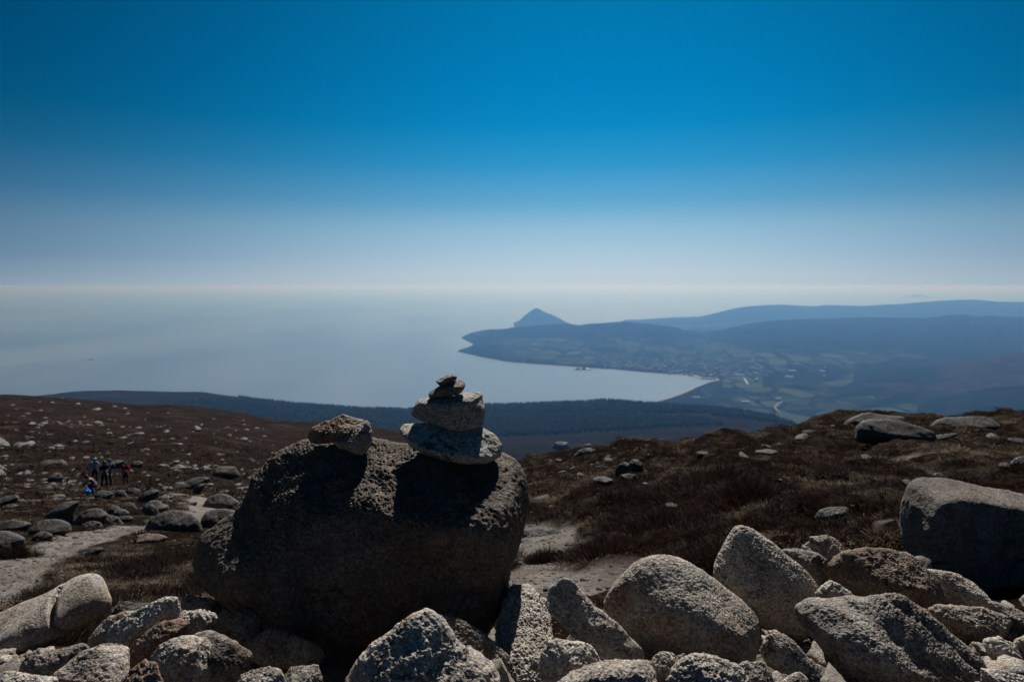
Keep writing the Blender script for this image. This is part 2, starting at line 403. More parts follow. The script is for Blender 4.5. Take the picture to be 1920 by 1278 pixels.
def build_hill():
    u = np.concatenate([np.linspace(-900, 0, 60, endpoint=False), np.linspace(0, 1920, 560), np.linspace(1920, 2900, 60)[1:]])
    y = np.concatenate([np.linspace(900, Y0H, 6, endpoint=False), np.linspace(Y0H, 2700, 240), np.linspace(2700, 3700, 40)[1:]])
    Yg, U = np.meshgrid(y, u, indexing='ij'); Z = hill_z(U, np.maximum(Yg, Y0H))-np.where(Yg < Y0H, (Y0H-Yg)*.5, 0)
    X = (U-PX0)/F*Yg
    me = np_mesh('hill', np.stack([X.ravel(), Yg.ravel(), Z.ravel()], 1), grid_faces(len(y), len(u)))
    py = HZ-Z*F/Yg
    set_attr(me, 'wood', forest_mask(U, py).astype(float).ravel())
    k = N('moor_hill'); v = k.co()
    n = k.noise(v, .012, 8, .7); nn = k.noise(v, .09, 6, .7)
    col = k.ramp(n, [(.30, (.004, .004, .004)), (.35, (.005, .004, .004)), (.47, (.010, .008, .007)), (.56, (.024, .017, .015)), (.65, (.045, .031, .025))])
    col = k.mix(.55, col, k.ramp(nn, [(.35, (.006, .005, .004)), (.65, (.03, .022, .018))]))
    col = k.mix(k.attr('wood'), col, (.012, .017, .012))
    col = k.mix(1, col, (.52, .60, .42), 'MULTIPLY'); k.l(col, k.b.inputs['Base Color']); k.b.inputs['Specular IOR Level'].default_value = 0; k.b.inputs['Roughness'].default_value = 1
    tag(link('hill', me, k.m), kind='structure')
    # conifers: every tree a small two-tier cone, thousands of them, read as one mass
    n = 40000; px = RNG.uniform(235, 1500, n); Yt = np.sqrt(RNG.uniform(1100**2, 2620**2, n))
    Yc = np.interp(px, HYP, HYC); ok = Yt < Yc+90; px, Yt = px[ok], Yt[ok]
    Z = hill_z(px, Yt); pyt = HZ-Z*F/Yt
    ok = forest_mask(px, pyt+np.where(Yt > np.interp(px, HYP, HYC)-5, 1.5, 0)) | ((Yt > np.interp(px, HYP, HYC)-5) & (px > 520) & (px < 1492))
    px, Yt, Z = px[ok], Yt[ok], Z[ok]; n = len(px)
    h = RNG.uniform(9, 16, n)*(.85+.25*n2(px*3, Yt*2, 200, 2, 3.)); w = h*RNG.uniform(.2, .3, n)
    base = np.stack([(px-PX0)/F*Yt, Yt, Z], 1); ang = RNG.uniform(0, 6.28, n)
    vs, fs = [], []; K = 5
    for z0, z1, ww in ((0., .6, 1.), (.35, 1., .68)):
        ring = []
        for i in range(K):
            t = ang+i*2*math.pi/K; ring.append(base+np.stack([np.cos(t)*w*ww, np.sin(t)*w*ww, h*z0+0*t], 1))
        tip = base+np.stack([0*h, 0*h, h*z1], 1); off = sum(len(q) for q in vs)
        vs += ring+[tip]; idx = np.arange(n)
        for i in range(K): fs.append(np.stack([off+i*n+idx, off+((i+1) % K)*n+idx, off+K*n+idx], 1))
    me = np_mesh('conifer_forest', np.concatenate(vs), np.concatenate(fs), False)
    cv = np.tile(RNG.uniform(.5, 1.5, n), 2*(K+1)); set_attr(me, 'tone', cv)
    k = N('conifers'); col = k.mix(1, (.013, .02, .012), k.n('ShaderNodeAttribute', attribute_name='tone').outputs['Color'], 'MULTIPLY')
    k.l(col, k.b.inputs['Base Color']); k.b.inputs['Specular IOR Level'].default_value = 0; k.b.inputs['Roughness'].default_value = 1
    tag(link('conifer_forest', me, k.m), 'dark conifer plantation covering the long low hill before the bay', 'forest', kind='stuff')
build_hill()

# ================================================================ FAR COAST
COAST = [(1100,775),(1215,757),(1250,747),(1275,738),(1300,727),(1325,719),(1343,716),(1338,712),(1312,711),(1300,706),(1290,704),(1200,697),(1150,692),
 (1105,690),(1060,686),(1000,682),(950,678),(900,669),(875,663),(856,659),(870,655),(882,650),(887,645),(876,640),(864,633),(900,621),(1000,618),
 (1200,617),(1300,620.8),(1336,622.6),(1365,620),(1330,618.5),(1290,616.5),(1240,614),(1180,611),(1165,607),(1165,602.6),(1250,598),(1500,590),(3400,590),(3400,1100),(1250,1100),(1100,775)]
CP = np.array([((px-PX0)/(py-HZ)*700., 700.*F/(py-HZ)) for px, py in COAST])
def coast_sd(x, y):
    """distance to the shoreline, positive inland"""
    d = np.full(x.shape, 1e9); ins = np.zeros(x.shape, bool)
    for a, b in zip(CP[:-1], CP[1:]):
        e = b-a; t = np.clip(((x-a[0])*e[0]+(y-a[1])*e[1])/(e@e+1e-9), 0, 1)
        d = np.minimum(d, np.hypot(x-a[0]-t*e[0], y-a[1]-t*e[1]))
        c = ((a[1] > y) != (b[1] > y)); xi = a[0]+(y-a[1])/(b[1]-a[1]+1e-12)*(b[0]-a[0]); ins ^= c & (x < xi)
    return np.where(ins, d, -d)
RIDGE = [
 ([(840,640),(864,633),(875,628),(890,624),(905,621),(922,617.5),(932,620),(945,618),(960,614),(1000,611),(1030,608.5),(1060,606.5),(1075,608),(1088,610),(1105,607),(1125,606),(1150,604),(1165,603),(1190,604.5),(1210,606),(1260,613),(1300,621.5),(1345,629)], [(840,9150),(1000,8700),(1350,8300)], 1500, 1000),
 ([(840,660),(870,655),(900,648),(950,645),(1050,650),(1150,665)], [(840,7300),(1150,7000)], 700, 600),
 ([(1260,640),(1300,632),(1340,622.5),(1380,612),(1420,604),(1450,601),(1500,598.5),(1600,595.5),(1640,594.5),(1690,596),(1740,596),(1765,593.5),(1780,590.5),(1808,589.5),(1825,592.5),(1838,593.5),(1855,591),(1870,593),(1920,594.5),(2200,600),(2900,620)], [(1260,8400),(1500,8800),(2900,9200)], 2600, 1400),
 ([(1100,612),(1165,603),(1200,602.3),(1280,601.5),(1305,596),(1330,590),(1360,582),(1385,576.5),(1410,573.5),(1440,571.5),(1475,571),(1500,573),(1530,574),(1550,571.5),(1580,572.5),(1620,573.5),(1660,571),(1700,569),(1730,566),(1760,564),(1800,561.8),(1835,561.8),(1870,565.5),(1920,566),(2200,572),(2900,590)], [(1100,13000),(1300,13300),(1500,14200),(2900,14500)], 2200, 1500),
 ([(1560,712),(1600,703),(1650,697.5),(1700,691),(1720,692),(1760,688),(1800,682),(1860,672),(1920,662),(2100,640),(2900,620)], [(1560,4950),(2900,4600)], 900, 900),
 ([(1700,775),(1740,757),(1770,749),(1800,742),(1830,735),(1860,728),(1900,725),(1960,722),(2200,705),(2900,690)], [(1700,3750),(2900,3500)], 420, 500)]
def coast_elev(px, Y):
    x = (px-PX0)/F*Y; sd = coast_sd(x, Y)
    e = 6+10*sst(sd, 0, 1200)+26*sst(Y, 4800, 7600)*np.clip(.5+n2(x, Y, 1500, 3, 3.), 0, 1)*2
    for cr, yy, wf, wb in RIDGE:
        a = np.array(cr, float); b = np.array(yy, float); Yi = np.interp(px, b[:, 0], b[:, 1])
        H = 700-Yi*(np.interp(px, a[:, 0], a[:, 1])-HZ)/F
        H = np.maximum(H, 0)*sst(px, a[0, 0]-60, a[0, 0]+2)*(1-sst(px, a[-1, 0], a[-1, 0]+150))
        t = (Y-Yi); t = np.where(t < 0, -t/wf, t/wb); fall = np.exp(-t**1.8*1.1)
        e = np.maximum(e, H*fall*(1+.10*n2(x, Y, 600, 4, 7.)*sst(t, .05, .4)))
    e = e+(5*n2(x, Y, 260, 4, 1.))*sst(sd, 100, 600)
    sh = np.clip(sd/26., -1, 1)*3; cap = np.maximum(sd, 0)*.5
    return np.where(sd > 0, np.minimum(e, sh+cap), -18.), sd
def build_coast():
    u = np.concatenate([np.linspace(780, 1920, 1000), np.linspace(1920, 3000, 150)[1:]])
    y = 1/np.linspace(1/3000., 1/17000., 620)
    Yg, U = np.meshgrid(y, u, indexing='ij'); e, sd = coast_elev(U.ravel(), Yg.ravel())
    X = ((U-PX0)/F*Yg).ravel(); Yf = Yg.ravel()
    me = np_mesh('coastal_land', np.stack([X, Yf, SEA+e], 1), grid_faces(len(y), len(u)))
    pr = U.ravel(); py = HZ-(SEA+e)*F/Yf
    farm = (1-sst(e, 75, 120))*sst(sd, 60, 200)*sst(n2(X, Yf, 900, 3, 11.), -.12, .12)
    farm = np.maximum(farm*.75, ((pr > 940) & (pr < 1330) & (py > 634) & (py < 682))*.9*sst(n2(X, Yf, 500, 3, 12.), -.3, .1))
    farm = np.maximum(farm, ((pr > 1240) & (pr < 1660) & (py > 664) & (py < 683))*1.*sst(n2(X, Yf, 700, 2, 13.), -.35, 0))
    farm = np.maximum(farm, ((pr > 1330) & (pr < 1720) & (py > 742) & (py < 772))*1.*sst(n2(X, Yf, 350, 2, 14.), -.15, .1))
    farm = np.maximum(farm, ((pr > 1355) & (pr < 1430) & (py > 700) & (py < 726))*1.)
    farm = np.maximum(farm, ((pr > 1270) & (pr < 1335) & (py > 726) & (py < 745))*.8)
    town = ((pr > 1130) & (pr < 1440) & (py > 668) & (py < 706))*.8*sst(sd, 10, 80)
    farm = np.where(pr > 1600, farm*(1-sst(py, 676, 684)*(1-sst(py, 738, 745))), farm)
    moor = ((pr > 1560) & (Yf < 5600) & (Yf > 4050) & (e > 45))*1.*(sst(pr, 1740, 1780)+((py > 717)*.7)).clip(0, 1)
    set_attr(me, 'farm', farm); set_attr(me, 'moor', moor); set_attr(me, 'town', town.astype(float)); set_attr(me, 'beach', ((sd > 0) & (sd < 26))*((pr > 1180) & (py > 700))*1.+0.3*((sd > 0) & (sd < 12)))
    k = N('farmland'); v = k.co(); vm = k.n('ShaderNodeMapping'); k.l(v, vm.inputs[0]); vm.inputs['Scale'].default_value = (1, .55, 0); vm.inputs['Rotation'].default_value = (0, 0, .3)
    vw = k.n('ShaderNodeVectorMath', operation='MULTIPLY_ADD'); k.l(k.noise(vm.outputs[0], .004, 2, .5, 1), vw.inputs[0]); vw.inputs[1].default_value = (120,)*3; k.l(vm.outputs[0], vw.inputs[2])
    cell = k.sep(k.vor(vw.outputs[0], .0052, rnd=.8)); edge = k.vor(vw.outputs[0], .0052, 'Distance', 'DISTANCE_TO_EDGE', .8)
    field = k.ramp(cell, [(0, (.03, .038, .02)), (.3, (.045, .06, .026)), (.5, (.085, .10, .042)), (.7, (.09, .085, .05)), (.85, (.12, .135, .065)), (1, (.05, .06, .03))])
    field = k.mix(.3, field, (.06, .065, .05)); field = k.mix(k.ramp(edge, [(.04, 1.), (.09, 0.)]), field, (.012, .016, .01))
    wood = k.ramp(k.noise(v, .006, 8, .7), [(.35, (.008, .012, .008)), (.5, (.015, .018, .012)), (.62, (.026, .026, .02)), (.7, (.04, .036, .026))])
    col = k.mix(k.attr('farm'), wood, field)
    col = k.mix(k.attr('moor'), col, k.ramp(k.noise(v, .012, 8, .7), [(.35, (.018, .013, .012)), (.6, (.06, .04, .034))]))
    tw = k.ramp(k.sep(k.vor(v, .03)), [(.5, (.015, .018, .014)), (.8, (.05, .05, .04)), (.9, (.13, .13, .12)), (1, (.22, .22, .22))])
    col = k.mix(k.attr('town'), col, tw)
    col = k.mix(k.attr('beach'), col, (.40, .31, .26))
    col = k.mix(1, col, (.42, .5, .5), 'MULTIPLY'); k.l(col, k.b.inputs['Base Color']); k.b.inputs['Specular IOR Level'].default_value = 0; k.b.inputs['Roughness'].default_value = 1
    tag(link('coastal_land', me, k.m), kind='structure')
    me.materials[0].name = 'farmland'
build_coast()

def to_sea(px, py): return Vector(((px-PX0)/(py-HZ)*700., 700.*F/(py-HZ), SEA))

def island(name, prof, Yc, wy, mat):
    prof = np.array(prof, float); u = np.linspace(prof[0, 0], prof[-1, 0], 160); y = np.linspace(Yc-wy, Yc+wy, 60)
    Yg, U = np.meshgrid(y, u, indexing='ij'); X = (U-PX0)/F*Yc
    H = 700-Yc*(np.interp(U, prof[:, 0], prof[:, 1])-HZ)/F; t = (Yg-Yc)/wy
    Z = SEA-6+(H+6)*np.clip(1-np.abs(t)**1.7, 0, 1)*(1+.12*n2(X, Yg, 180, 4, 5.)*np.clip(np.abs(t)*4, 0, 1))
    me = np_mesh(name, np.stack([X.ravel(), Yg.ravel(), Z.ravel()], 1), grid_faces(len(y), len(u)))
    tag(link(name, me, mat), kind='structure')
k = N('island_heath'); k.l(k.ramp(k.noise(k.co(), .01, 7, .7), [(.35, (.008, .012, .012)), (.65, (.018, .022, .02))]), k.b.inputs['Base Color'])
k.b.inputs['Specular IOR Level'].default_value = 0; k.b.inputs['Roughness'].default_value = 1; ISL = k.m
island('island', [(950,612),(958,610.5),(968,605),(976,599),(984,591),(991,586),(999,580.5),(1004,578),(1009,578),(1014,580.5),(1020,584.5),(1027,587),(1034,589),(1040,592.5),(1050,597),(1058,602),(1063,605.5),(1072,608),(1080,610)], 12300, 900, ISL)
island('distant_island', [(1696,557.4),(1704,556),(1711,554.5),(1717,552.7),(1722,552),(1727,552.9),(1733,554.6),(1741,556.2),(1750,557.4)], 40000, 900, ISL)

# sea
def build_sea():
    n = 96; rr = [60, 2500, 5000, 9000, 16000, 30000, 60000, 125000]; V = [(0, 0, SEA)]; Fa = []
    for r in rr:
        for i in range(n): t = 2*math.pi*i/n; V.append((r*math.cos(t), r*math.sin(t), SEA))
    bm = bmesh.new(); vs = [bm.verts.new(v) for v in V]
    for i in range(n): bm.faces.new((vs[0], vs[1+i], vs[1+(i+1) % n]))
    for q in range(len(rr)-1):
        for i in range(n):
            a = 1+q*n+i; b = 1+q*n+(i+1) % n; bm.faces.new((vs[a], vs[a+n], vs[b+n], vs[b]))
    me = bpy.data.meshes.new('sea'); bm.to_mesh(me); bm.free()
    k = N('sea_water'); v = k.co(); b = k.b
    lane = 0; b.inputs['Specular IOR Level'].default_value = .5; b.inputs['IOR'].default_value = 1.333
    mp = k.n('ShaderNodeMapping'); k.l(v, mp.inputs[0]); mp.inputs['Scale'].default_value = (1, .35, 1)
    streak = k.noise(mp.outputs[0], .0006, 3, .5)
    b.inputs['Roughness'].default_value = .3
    k.l(k.ramp(streak, [(.36, (.070, .088, .115)), (.5, (.088, .106, .132)), (.64, (.108, .125, .150))]), b.inputs['Base Color'])
    o = link('sea', me, k.m); tag(o, kind='structure')
build_sea()

def flat_mat(name, c, rough=.8):
    k = N(name); v = k.co(); k.l(k.mix(k.noise(v, 3, 4, .6), tuple(x*.8 for x in c), tuple(min(1, x*1.15) for x in c)), k.b.inputs['Base Color'])
    k.b.inputs['Roughness'].default_value = rough; return k.m
M_WHITE = flat_mat('white_render', (.34, .34, .33)); M_ROOF = flat_mat('slate_roof', (.12, .12, .13)); M_SHED = flat_mat('pale_sheet_roof', (.26, .27, .28), .6)
M_HULL = flat_mat('dark_hull', (.03, .03, .035)); M_CONC = flat_mat('concrete', (.16, .15, .14))

def coast_z(px, Y): return float(SEA+coast_elev(np.array([float(px)]), np.array([float(Y)]))[0][0])
def coast_hit(px, py):
    Y = np.linspace(3000, 12000, 1500); e, _ = coast_elev(np.full(1500, float(px)), Y); z = SEA+e
    h = z >= -(py-HZ)/F*Y; k = int(np.argmax(h)) if h.any() else 700
    return float(Y[k]), float(z[k])

def box_bm(bm, x0, x1, y0, y1, z0, z1):
    v = [bm.verts.new(p) for p in ((x0,y0,z0),(x1,y0,z0),(x1,y1,z0),(x0,y1,z0),(x0,y0,z1),(x1,y0,z1),(x1,y1,z1),(x0,y1,z1))]
    for f in ((0,3,2,1),(4,5,6,7),(0,1,5,4),(1,2,6,5),(2,3,7,6),(3,0,4,7)): bm.faces.new([v[i] for i in f])
def from_bm(name, fn, mat, parent=None, loc=None):
    bm = bmesh.new(); fn(bm); bmesh.ops.recalc_face_normals(bm, faces=bm.faces); me = bpy.data.meshes.new(name); bm.to_mesh(me); bm.free()
    return link(name, me, mat, parent, loc)

def make_house(w, d, h, wall, roof, name='house'):
    r = link(name, None)
    from_bm('wall', lambda bm: box_bm(bm, -w/2, w/2, -d/2, d/2, -3, h), wall, r)
    def rf(bm):
        e = .5; a = [bm.verts.new(p) for p in ((-w/2-e,-d/2-e,h+.01),(w/2+e,-d/2-e,h+.01),(w/2+e,d/2+e,h+.01),(-w/2-e,d/2+e,h+.01),(-w/2-e,0,h+d*.42),(w/2+e,0,h+d*.42))]
        for f in ((0,1,5,4),(2,3,4,5),(1,2,5),(3,0,4),(3,2,1,0)): bm.faces.new([a[i] for i in f])
    from_bm('roof', rf, roof, r)
    return r
def place(r, px, py, rz=0):
    Y, z = coast_hit(px, py); r.location = ((px-PX0)/F*Y, Y, z); r.rotation_euler = (0, 0, rz)
h0 = make_house(13, 8, 5.5, M_WHITE, M_ROOF)
first = True
for i in range(110):
    if i < 70: px = RNG.uniform(1130, 1345); sy = np.interp(px, [1130, 1150, 1200, 1290, 1345], [691, 692, 697, 704, 712]); py = sy-abs(RNG.normal(0, 9))-1.5
    elif i < 95: px = RNG.uniform(1330, 1560); py = RNG.uniform(680, 712)
    else: px = RNG.uniform(980, 1320); py = RNG.uniform(640, 680)
    if first: o = h0; first = False
    else:
        o = h0.copy(); C.objects.link(o)
        for ch in h0.children:
            c = ch.copy(); C.objects.link(c); c.parent = o
    tag(o, 'tiny white house among the woods and fields round the far end of the bay', 'house', 'white houses round the bay')
    place(o, px, py, RNG.uniform(-.6, .6)); s = RNG.uniform(.8, 1.5); o.scale = (s, s, s)
for px, py, w, d, h, lab in ((1397,755,44,14,7,'long white building in the green fields just above the end of the forested hill'),
        (1486,696,52,16,5,'long pale low shed left of the other far valley sheds'), (1541,697,46,14,6,'bright white long shed farthest right in the far valley'),
        (1480,707,60,15,5,'low white building lying below the two pale sheds in the valley'), (1306,746,40,12,5,'pale blue-grey shed by the trees behind the beach'),
        (1385,703,70,12,4,'thin pale row of buildings above the green links'), (1418,713,26,14,8,'white building on the edge of the dark wood right of the slanting strip'),
        (1459,749,30,14,7,'small pale farm building above the curved pale track')):
    o = make_house(w, d, h, M_SHED, M_SHED, 'farm_building'); tag(o, lab, 'building'); place(o, px, py, .05)
o = make_house(9, 9, 26, M_WHITE, M_ROOF, 'church_tower'); tag(o, 'thin white tower standing up at the waterfront right of the pier', 'tower'); place(o, 1166, 692)
o = make_house(9, 9, 16, M_WHITE, M_ROOF, 'church_tower'); tag(o, 'small white tower alone in the town above the curve of the bay', 'tower'); place(o, 1228, 678)

def ribbon(name, pts, w, mat, lift=1.2, **t):
    V = []; L = [Vector(p) for p in pts]
    for i, p in enumerate(L):
        d = (L[min(i+1, len(L)-1)]-L[max(i-1, 0)]); d.z = 0; d.normalize(); n = Vector((-d.y, d.x, 0)); ww = w(i/(len(L)-1)) if callable(w) else w
        V += [(p+n*ww+Vector((0, 0, lift)))[:], (p-n*ww+Vector((0, 0, lift)))[:]]
    me = np_mesh(name, np.array(V), np.array([[2*i, 2*i+2, 2*i+3, 2*i+1] for i in range(len(L)-1)])); o = link(name, me, mat); return tag(o, **t)
def cpt(px, py): Y, z = coast_hit(px, py); return ((px-PX0)/F*Y, Y, z)
M_TRACK = flat_mat('pale_track', (.06, .06, .052))
ribbon('road', [cpt(*q) for q in ((1461,771),(1456,768),(1453,764),(1455,760),(1460,756),(1467,753))], 5, M_TRACK, kind='structure')
ribbon('path', [cpt(*q) for q in ((1395,709),(1398,713),(1402,720))], 5, flat_mat('white_strip', (.22, .22, .21)), 2., kind='structure')
# pier, ferry shed
pr = link('pier', None, loc=to_sea(1092, 693)); tag(pr, 'dark pier with low sheds jutting into the bay', 'pier')
from_bm('deck', lambda bm: box_bm(bm, -75, 80, -22, 22, -1, 5), M_CONC, pr)
from_bm('jetty', lambda bm: box_bm(bm, 45, 62, 22.1, 260, -1, 4.4), M_CONC, pr)
for x0, x1, hh in ((-55, -20, 9), (-5, 25, 11)): from_bm('shed', lambda bm: box_bm(bm, x0, x1, -12, 10, 5.003, 5+hh), M_HULL, pr)
# boats
def make_boat(L, hullm, sail=False):
    r = link('boat', None)
    def hl(bm):
        st = [(-.5, .14, .12), (-.3, .17, .12), (.1, .17, .13), (.35, .1, .15), (.5, .005, .18)]; rings = []
        for x, w, h in st: rings.append([bm.verts.new((x*L, y*L, z*L)) for y, z in ((-w, h), (-w*.6, -.02), (w*.6, -.02), (w, h))])
        for a, b in zip(rings, rings[1:]):
            for i in range(3): bm.faces.new((a[i], b[i], b[i+1], a[i+1]))
            bm.faces.new((a[3], b[3], b[0], a[0]))
        bm.faces.new(rings[0]); bm.faces.new(rings[-1][::-1])
    from_bm('hull', hl, hullm, r)
    from_bm('cabin', lambda bm: box_bm(bm, -.25*L, .05*L, -.09*L, .09*L, .125*L, .26*L), M_WHITE, r)
    from_bm('mast', lambda bm: box_bm(bm, .06*L, .075*L, -.008*L, .008*L, .13*L, .7*L), M_CONC, r)
    return r
for px, py, L, rz, lab in ((170, 674, 34, .2, 'small dark boat trailing a long faint wake far out on the left'),
        (1237, 707, 15, .9, 'small dark boat moored in the bay off the town, nearer the hill'), (1233, 700, 11, .4, 'smaller dark boat close to the town shore')):
    b = make_boat(L, M_HULL); tag(b, lab, 'boat'); b.location = to_sea(px, py); b.rotation_euler = (0, 0, rz)
k = N('wake_water'); k.b.inputs['Base Color'].default_value = (.10, .125, .145, 1); k.b.inputs['Roughness'].default_value = .24; k.b.inputs['IOR'].default_value = 1.333
k.l(k.bump(k.noise(k.co(), .2, 3, .6), .6, .5), k.b.inputs['Normal'])
ribbon('wake', [to_sea(px, py) for px, py in ((168,674.2),(140,675.5),(100,678.5),(60,683),(20,687),(-30,690),(-90,692))], lambda t: 3+14*t, k.m, .4, kind='structure')

# ================================================================ THE BOULDER WITH THE STACKED STONES
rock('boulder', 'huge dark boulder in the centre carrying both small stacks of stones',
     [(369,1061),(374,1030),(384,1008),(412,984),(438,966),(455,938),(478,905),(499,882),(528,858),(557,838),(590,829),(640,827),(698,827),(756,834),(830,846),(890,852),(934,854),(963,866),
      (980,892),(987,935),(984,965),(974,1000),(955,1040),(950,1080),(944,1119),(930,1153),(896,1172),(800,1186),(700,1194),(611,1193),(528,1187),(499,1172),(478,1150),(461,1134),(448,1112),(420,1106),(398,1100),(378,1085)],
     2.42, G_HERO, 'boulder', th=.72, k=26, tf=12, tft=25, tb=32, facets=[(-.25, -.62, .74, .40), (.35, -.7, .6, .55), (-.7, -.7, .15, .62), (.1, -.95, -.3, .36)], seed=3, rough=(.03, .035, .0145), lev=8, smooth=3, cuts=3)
ck = dict(lev=7, smooth=3)
rock('stone', 'wide pale flat slab at the bottom of the taller stack', [(743,794),(747,790),(760,786),(785,787),(830,791),(872,799),(897,800),(922,811),(934,822),(941,834),(937,852),(914,864),(881,868),(831,862),(795,850),(772,836),(758,817),(746,806)], 2.36, G_PALE, cat='stone',
     th=1.15, k=16, tf=18, tft=30, tb=35, facets=[(-.1, -.5, .86, .24), (.5, -.55, .6, .60)], seed=11, rough=(.03, .03, .004), **ck)
rock('stone', 'thick blocky brown stone second from the bottom of the taller stack', [(773,770),(776,761),(785,749),(806,745),(852,742),(868,737),(895,735),(903,739),(906,752),(909,767),(907,782),(904,794),(890,801),(872,806),(852,804),(810,792),(785,785),(772,777)], 2.38, G_WARM, cat='stone',
     th=.95, k=22, cuts=3, tf=8, tft=16, tb=20, facets=[(-.4, -.85, -.2, .46), (.45, -.85, .1, .52)], seed=12, rough=(.03, .025, .004), **ck)
rock('stone', 'small dark wedge stone second from the top of the taller stack', [(804,740),(806,734),(822,725),(848,716),(858,714),(864,713),(870,718),(872,724),(866,733),(856,740),(830,744),(806,745)], 2.36, G_RUST, cat='stone',
     th=1.1, k=12, tf=15, tb=20, seed=13, rough=(.04, .05, .003), lev=6, smooth=3)
rock('stone', 'smallest dark stone on the very top of the taller stack', [(817,715),(824,711),(831,707),(842,703),(852,701),(856,706),(855,712),(845,719),(827,723),(821,719)], 2.36, G_DARK, cat='stone',
     th=1.1, k=12, tf=15, tb=20, seed=14, rough=(.04, .05, .003), lev=6, smooth=3)
rock('stone', 'brown wedge stone on top of the two-stone stack', [(580,819),(582,810),(587,803),(606,792),(628,784),(643,778),(654,781),(668,785),(683,788),(685,794),(678,806),(672,811),(643,823),(612,829),(592,831),(583,829)], 2.36, G_TAN, cat='stone',
     th=1.1, k=12, tf=20, tft=35, tb=25, seed=15, cuts=4, rough=(.03, .03, .004), lev=7, smooth=3)
rock('stone', 'tilted pale-brown stone under the wedge in the two-stone stack', [(622,829),(645,812),(665,800),(685,792),(693,800),(697,809),(697,822),(696,832),(688,845),(679,853),(665,849),(652,844),(635,838)], 2.33, G_WARM, cat='stone',
     th=1.0, k=13, tf=22, tft=33, tb=25, facets=[(.5, -.6, .55, .40)], seed=16, cuts=5, rough=(.03, .03, .004), lev=7, smooth=3)

